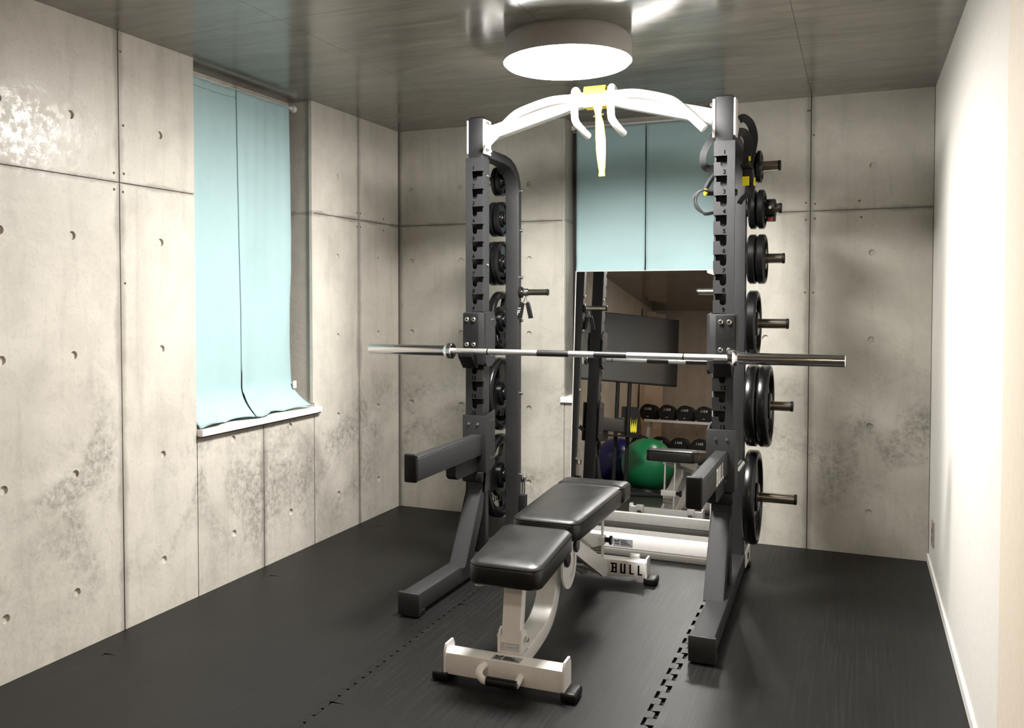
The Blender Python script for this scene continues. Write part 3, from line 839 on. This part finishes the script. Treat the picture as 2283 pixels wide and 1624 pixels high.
def plate(D, x, z, label, rot, group):
    t = thing('weight_plate', label, 'weight plate', (x, -.575, z), 0, group)
    # plates hang on the peg: bore radius a little larger than the peg
    t.location.z = z-.0026
    for nm, me in protos[D]:
        o = bpy.data.objects.new(nm, me); C.objects.link(o); o.parent = t; o.rotation_euler = (rot, 0, 0)
    if D > .2:
        # raised marks on both faces
        T = sizes[D]
        for s in (-1, 1):
            bull_o = bull((s*(T*.21+.0006), -.045*s*(D/.45), -D*.30), (0, s, 0), (0, 0, 1), .045*D/.45, M_cast, t, 'raised_letters')
    return t
rows = [(.155, 1.968, [.650, .676]), (.187, 1.766, [.650, .688]), (.237, 1.529, [.650, .691]), (.322, 1.219, [.655]), (.392, .827, [.657, .713]), (.450, .384, [.659])]
nm = ['smallest', 'second smallest', 'medium small', 'medium large', 'second largest', 'largest']
shelf = ['top peg', 'second peg from the top', 'third peg from the top', 'fourth peg from the top', 'fifth peg from the top', 'lowest peg']
for s, sn in ((-1, 'left'), (1, 'right')):
    for k, (D, z, xs) in enumerate(rows):
        for j, x in enumerate(xs):
            if len(xs) == 1: lab = '%s black grip plate alone on the %s, %s post' % (nm[k], shelf[k], sn)
            else: lab = '%s black plate, %s, %s post, %s of the pair' % (nm[k], shelf[k], sn, 'inner' if j == 0 else 'outer')
            plate(D, XC+s*x, z, lab, random.uniform(0, 6), 'weight plates on the %s post' % sn)
# lock collar on the second right peg
t = thing('lock_collar', 'black clamp collar with small red tag on the right post second peg', 'collar', (XC+.730, -.575, 1.766))
meshobj('ring', lathe(B(), [(-.022, .0245), (-.022, .040), (-.018, .045), (.018, .045), (.022, .040), (.022, .0245)], 'x', n=32, closed=True), M_blackpl, t, 40)
meshobj('lever', box(B(), -.020, .022, -.030, .020, -.062, -.038, .004), M_blackpl, t)
meshobj('tag', box(B(), -.010, .012, -.034, -.030, -.060, -.045), M_red, t)
meshobj('screw', cyl(B(), (0, -.045, .0), (0, -.052, .0), .007, 12), M_zinc, t, 40)

# spring clip on the left bar peg
t = thing('spring_clip', 'chrome spring clip with two black grips hanging on left inner peg', 'clip', (1.085, -.575, 1.371))
sp = []
for k in range(0, 64):
    a = 2*PI*k/16; sp.append((-.010+.020*k/64, .0195*math.sin(a), .0195*math.cos(a)))
meshobj('coil', sweep(B(), sp, circ(.0022, 6), (1, 0, 0)), M_chrome, t, 60)
for x0, x1, y in ((-.014, -.028, -.016), (.010, .032, -.012)):
    meshobj('wire', cyl(B(), (.0, y+.012, -.018), (x0, y, -.062), .002, 8), M_chrome, t, 40)
    g = meshobj('grip', sweep(B(), [(x0*.9, y, -.055), (x0+(x1-x0)*.2, y-.001, -.063), (x1, y-.006, -.132), (x1*1.02, y-.006, -.138)], rrect(.026, .010, .004), (0, 1, 0)), M_blackpl, t, 40)
bull((-.031, -.024, -.125), (.19, -.03, 1), (-1, 0, .19), .014, M_text_w, t)

# --- yellow resistance band over the pull-up bar
t = thing('resistance_band', 'yellow latex exercise band looped over the middle of the pull-up bar', 'exercise band', (1.60, -1.07, 2.29))
O = Vector((1.60, -1.07, 2.29))
loop = [(-1.0775, 2.19), (-1.0775, 2.290), (-1.071, 2.300), (-1.013, 2.300), (-1.006, 2.290), (-1.006, 2.225), (-1.012, 2.212), (-1.070, 2.212)]
bm = B()
for a, b in zip(loop, loop[1:]+loop[:1]):
    pass
n = len(loop)
inn = [(-1.0745, 2.2155), (-1.0745, 2.289), (-1.070, 2.2965), (-1.014, 2.2965), (-1.0095, 2.289), (-1.0095, 2.226), (-1.014, 2.2155), (-1.070, 2.2155)]
outl = [(-1.0805, 2.208), (-1.0805, 2.292), (-1.072, 2.3025), (-1.012, 2.3025), (-1.0035, 2.292), (-1.0035, 2.222), (-1.012, 2.208), (-1.072, 2.208)]
R0 = []
for x in (-.050, .050):
    R0.append([bm.verts.new((x, p[0]-O.y, p[1]-O.z)) for p in outl]); R0.append([bm.verts.new((x, p[0]-O.y, p[1]-O.z)) for p in inn])
for k in range(8):
    q = (k+1) % 8
    bm.faces.new((R0[0][k], R0[0][q], R0[2][q], R0[2][k])); bm.faces.new((R0[1][k], R0[3][k], R0[3][q], R0[1][q]))
    bm.faces.new((R0[0][k], R0[1][k], R0[1][q], R0[0][q])); bm.faces.new((R0[2][k], R0[2][q], R0[3][q], R0[3][k]))
meshobj('wrap', bm, M_yellow, t, 50)
bm = B(); rg = []
for z, w_, d, x, y in ((2.215, .048, .012, .018, -1.083), (2.18, .030, .016, .020, -1.084), (2.16, .028, .018, .022, -1.083), (2.13, .038, .016, .026, -1.080), (2.06, .046, .012, .030, -1.076), (2.00, .044, .011, .032, -1.075), (1.94, .034, .011, .035, -1.074), (1.915, .026, .013, .036, -1.074), (1.90, .030, .016, .036, -1.074), (1.892, .028, .014, .036, -1.074)):
    rg.append([bm.verts.new((x+a, y-O.y+b, z-O.z)) for a, b in rrect(w_, d, d*.45, 3)])
for a, b in zip(rg, rg[1:]):
    for k in range(len(a)): bm.faces.new((a[k], a[(k+1) % len(a)], b[(k+1) % len(a)], b[k]))
bm.faces.new(rg[0][::-1]); bm.faces.new(rg[-1])
meshobj('hanging_loop', bm, M_yellow, t, 50)
meshobj('ring', sweep(B(), [(.021+.024*math.cos(2*PI*k/24), -1.083-O.y+.013*math.sin(2*PI*k/24), 2.165-O.z+.004*math.cos(2*PI*k/24)) for k in range(25)], circ(.0013, 6)), M_gold, t, 60)

# --- suspension trainer wound round the right upright
t = thing('suspension_trainer', 'black webbing suspension trainer with yellow tags wound on right upright', 'suspension trainer', (2.175, -1.04, 2.0))
O = Vector((2.175, -1.04, 2.0))
def strap(name, pts, w_, th, upv, mat=M_strap, n=6):
    bm = sweep(B(), smooth_path(pts, n), rrect(w_, th, th*.3, 1), upv); bm.transform(Matrix.Translation(-O))
    return meshobj(name, bm, mat, t, 40)
strap('strap', [(2.128, -1.03, 2.05), (2.108, -1.055, 2.012), (2.088, -1.065, 1.968), (2.084, -1.06, 1.925), (2.098, -1.045, 1.905), (2.130, -1.03, 1.905)], .030, .003, (0, 1, .1))
strap('strap', [(2.225, -.99, 2.115), (2.245, -.985, 2.122), (2.272, -.97, 2.095), (2.284, -.955, 2.04), (2.276, -.95, 1.98), (2.262, -.945, 1.92), (2.258, -.945, 1.88)], .034, .003, (0, 1, .1))
strap('strap', [(2.225, -1.0, 2.06), (2.248, -.985, 2.055), (2.262, -.97, 2.02), (2.256, -.96, 1.96), (2.248, -.95, 1.91)], .038, .003, (0, 1, .1))
strap('buckle_strap', [(2.245, -.96, 1.93), (2.262, -.94, 1.89), (2.268, -.935, 1.85), (2.262, -.93, 1.78)], .044, .012, (0, 1, .1))
bm = box(B(), 2.240, 2.285, -.985, -.945, 1.835, 1.905, .006); bm.transform(Matrix.Translation(-O)); meshobj('adjuster', bm, M_blackpl, t)
bm = box(B(), 2.240, 2.270, -.995, -.990, 1.828, 1.868, .001); bm.transform(Matrix.Rotation(0, 4, 'Y')); bm.transform(Matrix.Translation(-O)); meshobj('yellow_tag', bm, M_yellowtag, t)
bm = box(B(), 2.287, 2.294, -.99, -.975, 1.828, 1.862, .001); bm.transform(Matrix.Translation(-O)); meshobj('yellow_tag', bm, M_yellowtag, t)
bm = box(B(), 2.266, 2.274, -.99, -.985, 1.935, 1.955, .001); bm.transform(Matrix.Translation(-O)); meshobj('yellow_tag', bm, M_yellowtag, t)
strap('cord', [(2.132, -1.02, 1.895), (2.112, -1.04, 1.86), (2.095, -1.05, 1.828), (2.088, -1.05, 1.805)], .010, .006, (0, 1, .1))
strap('cord', [(2.132, -1.01, 1.88), (2.118, -1.03, 1.855), (2.103, -1.04, 1.825), (2.098, -1.045, 1.80)], .010, .006, (0, 1, .1))
for dx, dz in ((0, 0), (.010, -.006)):
    strap('foot_loop', [(2.112+dx, -1.06, 1.806+dz), (2.08+dx, -1.075, 1.806), (2.056+dx, -1.08, 1.788-dz), (2.047+dx, -1.08, 1.765), (2.055+dx, -1.08, 1.738), (2.078+dx, -1.075, 1.715+dz), (2.10, -1.07, 1.708+dz), (2.135, -1.05, 1.715+dz)], .009, .007, (0, 1, .1))
bm = cyl(B(), (2.098, -1.055, 1.800), (2.22, -1.0, 1.800), .0145, 18, .002); bm.transform(Matrix.Translation(-O)); meshobj('handle', bm, M_strap, t, 40)
bm = cyl(B(), (2.092, -1.058, 1.800), (2.099, -1.054, 1.800), .0152, 18, .001); bm.transform(Matrix.Translation(-O)); meshobj('handle_end', bm, M_yellowtag, t, 40)
strap('strap_end', [(2.262, -.935, 1.83), (2.255, -.935, 1.80), (2.235, -.95, 1.775), (2.226, -.965, 1.755)], .022, .006, (0, 1, .1))
strap('strap_end', [(2.268, -.93, 1.82), (2.266, -.93, 1.79), (2.262, -.93, 1.73)], .016, .006, (0, 1, .1))

# ================================================================== BENCH
bench = thing('weight_bench', 'white adjustable weight bench with black padded seat and backrest', 'bench', (1.60, -1.5, 0), .0)
BO = Vector((1.60, -1.5, 0)); BR = Matrix.Translation(BO) @ Matrix.Rotation(math.radians(1.3), 4, 'Z') @ Matrix.Translation(-BO)
bench.rotation_euler.z = math.radians(1.3)
def bp(name, bm, mat, sm=30, par=None):
    bm.transform(Matrix.Translation(-BO)); return meshobj(name, bm, mat, par or bench, sm)
CX = 1.594
def pad(name, y0, y1, w0, w1, z0, z1, th, crown=.010, seam=None, cx0=CX, cx1=CX, rc=.045):
    """upholstered pad: outline tapers from w0 at y0 to w1 at y1; top crowned, edges rounded; z at top edge"""
    def outline(inset):
        pts = []
        L = y1-y0
        for (sx, sy, a0) in ((1, 1, 0), (-1, 1, PI/2), (-1, -1, PI), (1, -1, 1.5*PI)):
            for k in range(6):
                a = a0+PI/2*k/5
                r = max(rc-inset, .010)
                yy = (y1-inset-r if sy > 0 else y0+inset+r)+r*math.sin(a)
                f = (yy-y0)/L; wv = (w0+(w1-w0)*f)/2; c = cx0+(cx1-cx0)*f
                xx = c + sx*(wv-inset-r)+r*math.cos(a)
                pts.append((xx, yy))
        return pts
    bm = B(); rings = []
    prof = [(.012, 0), (.003, .004), (0, .012), (0, th-.022), (.002, th-.016), (.004, th-.013), (.004, th-.011), (.002, th-.009), (.006, th-.004), (.014, th), (.030, th+crown*.45), (.06, th+crown*.8)]
    for ins, h in prof:
        ring = []
        for x, y in outline(ins):
            f = (y-y0)/(y1-y0); zb = z0+(z1-z0)*f - th
            ring.append(bm.verts.new((x, y, zb+h)))
        rings.append(ring)
    for a, b in zip(rings, rings[1:]):
        for k in range(len(a)): bm.faces.new((a[k], a[(k+1) % len(a)], b[(k+1) % len(a)], b[k]))
    bm.faces.new(rings[0][::-1])
    f = bm.faces.new(rings[-1]); r = bmesh.ops.poke(bm, faces=[f]); 
    for v in r['verts']: v.co.z += crown*.2
    o = bp(name, bm, M_leather, 60)
    # piping round the top seam
    ol = [(x, y) for x, y in outline(.0015)]
    path = [(x, y, z0+(z1-z0)*(y-y0)/(y1-y0)-.0115) for x, y in ol]+[(ol[0][0], ol[0][1], z0+(z1-z0)*(ol[0][1]-y0)/(y1-y0)-.0115)]
    bp('piping', sweep(B(), path, circ(.0018, 6), (0, 0, 1)), M_black, 60, o)
    return o
seat = pad('seat_pad', -2.205, -1.775, .265, .288, .432, .462, .080, cx1=CX-.014)
# backrest with separate head section
back = pad('backrest_pad', -1.755, -1.085, .275, .318, .482, .484, .078)
head = pad('headrest_pad', -1.083, -.925, .318, .326, .484, .482, .078, .006, rc=.030)
bp('stitching', box(B(), CX-.11, CX+.11, -1.7555, -1.7535, .462, .4635), M_cast, None, back)
# front foot beam
xl, xr = CX-.212, CX+.215
fb = bp('front_beam', box(B(), xl, xr, -2.205, -2.135, .026, .102, .004), M_white)
for x in (xl-.006, xr-.002):
    bp('end_plate', prism(B(), [(-2.210, .020), (-2.210, .108), (-2.198, .130), (-2.142, .130), (-2.130, .108), (-2.130, .020)], 'x', x, x+.008), M_white, 30, fb)
for x0, x1 in ((xl-.052, xl+.01), (xr-.01, xr+.046)):
    bp('rubber_foot', box(B(), x0, x1, -2.215, -2.125, .001, .034, .010, 3), M_black)
bp('lift_handle', sweep(B(), smooth_path([(CX-.065, -2.205, .080), (CX-.068, -2.235, .080), (CX-.066, -2.252, .066), (CX-.050, -2.254, .050), (CX-.035, -2.254, .050)], 5), circ(.0125, 14)), M_white, 60, fb)
bp('grip', cyl(B(), (CX-.040, -2.254, .050), (CX+.070, -2.254, .050), .0155, 18, .003), M_black, 40, fb)
bp('lift_handle', cyl(B(), (CX+.066, -2.254, .050), (CX+.066, -2.20, .060), .012, 14), M_white, 40, fb)
bp('sticker', box(B(), CX-.045, CX+.058, -2.198, -2.158, .1015, .1028), M_sticker, None, fb)
sk = sticker_print(fb, (CX-.045, -2.198, .103), (1, 0, 0), (0, 1, 0), .103, .040, 0, BO)
# rear foot beam
ry = -.900; xl2, xr2 = CX-.232, CX+.232
rb = bp('rear_beam', box(B(), xl2, xr2, ry-.035, ry+.035, .028, .104, .004), M_white)
for x in (xl2-.006, xr2-.002):
    bp('end_plate', prism(B(), [(ry-.040, .022), (ry-.040, .108), (ry-.03, .122), (ry+.03, .122), (ry+.040, .108), (ry+.040, .022)], 'x', x, x+.008), M_white, 30, rb)
for x0, x1 in ((xl2-.052, xl2+.01), (xr2-.01, xr2+.050)):
    bp('rubber_foot', box(B(), x0, x1, ry-.045, ry+.045, .001, .036, .010, 3), M_black)
for x in (CX-.165, CX+.165):
    bp('wheel_bracket', box(B(), x-.022, x+.022, ry+.020, ry+.062, .070, .118, .004), M_white, 30, rb)
    bp('transport_wheel', cyl(B(), (x-.012, ry+.055, .055), (x+.012, ry+.055, .055), .028, 20, .003), M_black, 40, rb)
bull((CX+.067, ry-.0356, .044), (1, 0, 0), (0, 0, 1), .046, M_text_k, rb).matrix_parent_inverse = Matrix.Translation(-BO)
# spine: flat low tube curving up to the hinge
spn = smooth_path([(CX, -2.135, .065), (CX, -1.99, .070), (CX, -1.88, .078), (CX, -1.79, .098), (CX, -1.725, .140), (CX, -1.690, .195), (CX, -1.668, .26), (CX, -1.655, .345)], 6)
bp('spine', sweep(B(), spn, rrect(.078, .062, .005), (0, 0, 1) if False else (0, -1, .6)), M_white, 30)
# seat post and its clevis
cv = bp('clevis', prism(B(), [(-2.128, .098), (-2.128, .150), (-2.118, .172), (-2.098, .182), (-2.078, .172), (-2.068, .150), (-2.066, .098)], 'x', CX-.048, CX-.040), M_white)
bp('clevis_plate', prism(B(), [(-2.128, .098), (-2.128, .150), (-2.118, .172), (-2.098, .182), (-2.078, .172), (-2.068, .150), (-2.066, .098)], 'x', CX+.034, CX+.042), M_white)
bp('clevis_base', box(B(), CX-.048, CX+.042, -2.120, -2.060, .094, .104), M_white)
for x, d in ((CX-.060, .012), (CX+.042, .014)):
    bp('pivot_bolt', cyl(B(), (x, -2.097, .146), (x+d, -2.097, .146), .010, 8, .002), M_zinc, 30)
sp_ = [(CX-.003, -2.100, .130), (CX-.003, -2.060, .372)]
bp('seat_post', sweep(B(), sp_, rrect(.070, .042, .004), (0, 1, 0)), M_white)
bp('pivot_tube', cyl(B(), (CX-.040, -2.099, .140), (CX+.034, -2.099, .140), .020, 18), M_white, 40)
# seat carrier, side disc with curved slot, adjustment knobs
for x in (CX-.060, CX+.052):
    bp('seat_rail', prism(B(), [(-2.13, .360), (-2.13, .335), (-2.12, .326), (-1.70, .315), (-1.66, .355), (-1.66, .384), (-1.78, .380)], 'x', x, x+.007), M_white)
bp('seat_rail_front', box(B(), CX-.16+.04, CX-.09, -2.165, -2.10, .335, .352, .004), M_white)
def disc_pts():
    o = []
    for k in range(25):
        a = -PI*.5 + 2*PI*k/24
        o.append((-1.640+.096*math.sin(2*PI*k/24), .283-.095*math.cos(2*PI*k/24)))
    return o[:-1]
loops = [[(y, z) for y, z in disc_pts()]]
slot = [(-1.640+.070*math.cos(a), .287+.066*math.sin(a)) for a in [-1.45+.17*k for k in range(12)]] + [(-1.640+.054*math.cos(a), .287+.050*math.sin(a)) for a in [.42-.17*k for k in range(12)]]
loops.append(slot[::-1])
dm = curve_mesh(loops, .008); dm.transform(Matrix(((0, 0, 1, CX+.068), (1, 0, 0, 0), (0, 1, 0, 0), (0, 0, 0, 1))))
dk = bp('adjuster_disc', dm, M_white, 30)
bp('knob', lathe(B(), [(0, .0), (0, .022), (.005, .029), (.011, .029), (.014, .024), (.014, .0)], 'x', (CX+.072, -1.568, .342), 24), M_blackpl, 30, dk)
bp('knob', lathe(B(), [(0, .0), (0, .022), (.005, .029), (.011, .029), (.014, .024), (.014, .0)], 'x', (CX+.072, -1.697, .318), 24), M_blackpl, 30, dk)
bp('hinge_tube', cyl(B(), (CX-.060, -1.568, .342), (CX+.068, -1.568, .342), .034, 20), M_white, 40)
# backrest rails
for x in (CX-.062, CX+.054):
    bp('backrest_rail', prism(B(), [(-1.60, .405), (-1.60, .350), (-1.53, .312), (-1.50, .345), (-1.02, .385), (-1.02, .405)], 'x', x, x+.007), M_white)
bp('backrest_plate', box(B(), CX-.09, CX+.09, -1.60, -1.0, .402, .407), M_white)
# rear struts from the hinge to the rear beam
for x in (CX-.052, CX+.044):
    bp('rear_strut', prism(B(), [(-1.530, .300), (-1.490, .345), (-1.450, .310), (-.935, .040), (-.935, .105), (-1.0, .098), (-1.455, .345)][:2]+[(-1.440, .325), (-.950, .100), (-.938, .060), (-.955, .030), (-1.02, .045)], 'x', x, x+.010), M_white)
bp('strut_web', sweep(B(), [(CX, -1.50, .315), (CX, -.975, .062)], rrect(.088, .010, .002), (0, 0, 1)), M_white)
# upright support links with spring pin
for x in (CX-.036, CX+.029):
    bp('support_link', box(B(), x, x+.007, -.975, -.945, .085, .400, .002), M_white)
lad = bp('support_arm', sweep(B(), [(CX-.005, -1.30, .330), (CX-.005, -1.06, .215), (CX-.005, -.96, .195)], rrect(.048, .050, .004), (0, 0, 1)), M_white)
bp('pin_collar', box(B(), CX-.052, CX+.046, -.992, -.940, .182, .222, .005), M_white)
bp('spring_pin', cyl(B(), (CX+.046, -.962, .203), (CX+.068, -.962, .203), .012, 16), M_blackpl, 40)
bp('pin_knob', cyl(B(), (CX+.066, -.962, .203), (CX+.080, -.962, .203), .022, 16, .004), M_blackpl, 40)
bp('roller', cyl(B(), (CX-.032, -.930, .150), (CX+.030, -.930, .150), .016, 18, .002), M_steel, 40)
bp('ladder_bar', sweep(B(), [(CX+.0, -1.27, .17), (CX, -1.06, .085)], rrect(.05, .010, .002), (0, 0, 1)), M_white)

# ================================================================== MIRROR
mt = math.radians(4.75)
mir = thing('standing_mirror', 'tall frameless mirror leaning on the back window sill behind the rack', 'mirror', (1.577, -.098, .001))
mir.rotation_euler = (-mt, 0, 0)
gl = meshobj('mirror_glass', box(B(), -.400, .400, .0, .004, .030, 1.500), M_mirror, mir)
meshobj('backing_board', box(B(), -.400, .400, .0045, .018, .0, 1.504), M_cast, mir)
for x0, x1, z0, z1 in ((-.405, -.400, .0, 1.504), (.400, .405, .0, 1.504), (-.400, .400, 1.500, 1.504), (-.400, .400, .0, .030)):
    meshobj('frame_strip', box(B(), x0, x1, -.002, .018, z0, z1), M_frame, mir)

# ================================================================== BEHIND THE CAMERA (seen in the mirror)
# television on its stand
ang = math.radians(53)
td = Vector((-math.sin(ang), math.cos(ang), 0)); tn = Vector((math.cos(ang), math.sin(ang), 0))
tc = Vector((1.033, -4.0, 0))+td*.607
tv = thing('television', 'large black flat television on a two-pole floor stand', 'television', tc, math.atan2(-td.y, -td.x))
# local x = -td direction (to the right end), local y = up cross -> facing is local +y or -y
fy = 1 if (Matrix.Rotation(math.atan2(-td.y, -td.x), 3, 'Z') @ Vector((0, 1, 0))).dot(tn) > 0 else -1
meshobj('casing', box(B(), -.607, .607, *sorted((-.005*fy, -.045*fy)), 1.098, 1.790, .006), M_blackpl, tv)
meshobj('screen', box(B(), -.598, .598, *sorted((-.004*fy, .001*fy)), 1.115, 1.782), M_screen, tv)
for x in (-.022, .105):
    meshobj('pole', cyl(B(), (x, -.035*fy, .03), (x, -.035*fy, 1.12), .020, 16), M_cast, tv, 40)
meshobj('shelf', box(B(), -.10, .26, *sorted((-.16*fy, .12*fy)), .560, .575, .003), M_cast, tv)
meshobj('base', box(B(), -.36, .40, *sorted((-.28*fy, .22*fy)), .002, .03, .006), M_cast, tv)
bx = thing('storage_box', 'black box with a yellow flame emblem on the television stand shelf', 'box', tuple(tv.location+Matrix.Rotation(tv.rotation_euler.z, 3, 'Z')@Vector((.150, -.10*fy, .576))), tv.rotation_euler.z)
meshobj('body', box(B(), -.075, .075, -.05, .05, 0, .29, .005), M_blackpl, bx)
for k, x in enumerate((.0, .022, .044)):
    fl = [(x-.012, .05), (x+.0, .03), (x+.012, .05), (x+.010, .10), (x+.014, .17+.02*(k == 2)), (x+.004, .12), (x-.002, .08), (x-.006, .12), (x-.014, .16+.03*(k == 0))]
    meshobj('emblem', prism(B(), fl, 'y', .0505*fy, .052*fy), M_yellowtag, bx)
# exercise balls
def ball(loc, r, mat, label):
    t = thing('exercise_ball', label, 'exercise ball', loc, 0, 'exercise balls')
    bm = lathe(B(), [(-r*math.cos(PI*k/28), r*math.sin(PI*k/28)) for k in range(29)], 'z', n=48)
    meshobj('ball', bm, mat, t, 60)
    return t
ball((.70, -4.30, .290), .278, M_green, 'glossy green exercise ball on a black ring base')
ball((.270, -4.73, .290), .262, M_blue, 'dark blue exercise ball on the floor beside the green one')
for x, y, lab in ((.70, -4.30, 'black ring base under the green exercise ball'), (.270, -4.73, 'black ring base under the blue exercise ball')):
    o = meshobj('ball_ring', lathe(B(), [(.002, .12), (.002, .20), (.035, .19), (.05, .175), (.05, .15), (.04, .12)], 'z', (0, 0, 0), 40, True), M_blackpl, None, 40)
    o.location = (x, y, 0); tag(o, lab, 'ring base', 'ball ring bases')
# dumbbell rack and dumbbells
dr = thing('dumbbell_rack', 'white two-tier dumbbell rack against the far wall', 'rack', (.85, -6.5, 0))
for x in (-.66, .62):
    meshobj('rack_leg', prism(B(), [(-.20, .0), (.22, .0), (.22, .05), (-.06, .92), (-.14, .92), (-.14, .05), (-.20, .05)], 'x', x, x+.04), M_white if x < 0 else M_cast, dr)
for z, y0 in ((.800, -.19), (.385, -.02)):
    meshobj('shelf', box(B(), -.68, .68, y0, y0+.29, z, z+.012, .003), M_white, dr)
    meshobj('shelf_lip', box(B(), -.68, .68, y0+.29, y0+.296, z-.012, z+.022), M_white, dr)
    meshobj('shelf_lip', box(B(), -.68, .68, y0-.006, y0, z-.012, z+.030), M_white, dr)
def db_mesh(r):
    out = []
    for s in (-1, 1):
        bm = lathe(B(), [(s*.055, .0), (s*.055, r*.86), (s*.062, r), (s*.125, r), (s*.135, r*.93), (s*.135, .0)], 'y', n=24)
        # flatten the underside a little
        for v in bm.verts: v.co.z = max(v.co.z, -r*.86)
        me = bpy.data.meshes.new('head'); bmesh.ops.recalc_face_normals(bm, faces=bm.faces); bm.to_mesh(me); bm.free(); me.materials.append(M_cast)
        for p in me.polygons: p.use_smooth = True
        try: me.set_sharp_from_angle(angle=math.radians(40))
        except Exception: pass
        out.append(me)
    bm = cyl(B(), (0, -.06, 0), (0, .06, 0), .016, 14); me = bpy.data.meshes.new('handle'); bm.to_mesh(me); bm.free(); me.materials.append(M_chrome)
    return out, me
heads, hand = db_mesh(.112)
names = ['leftmost', 'second', 'third', 'fourth', 'fifth', 'sixth']
for row, (z, y, x0, dx, rown) in enumerate(((.812, -6.545, .215, .236, 'upper'), (.397, -6.375, .150, .252, 'lower'))):
    for k in range(5):
        x = x0+dx*k
        t = thing('dumbbell', 'black round dumbbell, %s shelf, %s from the television side' % (rown, ['first', 'second', 'third', 'fourth', 'fifth'][k]), 'dumbbell', (x, y, z+.112*.86+.001), random.uniform(-.05, .05), 'dumbbells on the %s shelf' % rown)
        for me in heads:
            o = bpy.data.objects.new('head', me); C.objects.link(o); o.parent = t
        o = bpy.data.objects.new('handle', hand); C.objects.link(o); o.parent = t
        bull((.046, .1362, .034), (-1, 0, 0), (0, 0, 1), .028, M_text_w, t)
        meshobj('weight_mark', box(B(), -.014, .014, .1352, .1362, -.055, -.049), M_text_w, t)
# pale folding screen in the far left corner
fs = thing('folding_screen', 'beige panelled folding screen standing in the far left corner', 'screen', (.0, -7.0, 0))
pz = [(.03, .30), (.03, .06), (.13, -.02), (.10, -.14), (.22, -.22), (.20, -.34)]
for a, b in zip(pz, pz[1:]):
    bm = sweep(B(), [(a[0], a[1], 1.17), (b[0], b[1], 1.17)], rrect(.014, 2.30, .002, 1), (0, 0, 1))
    meshobj('screen_panel', bm, M_curt2, fs)
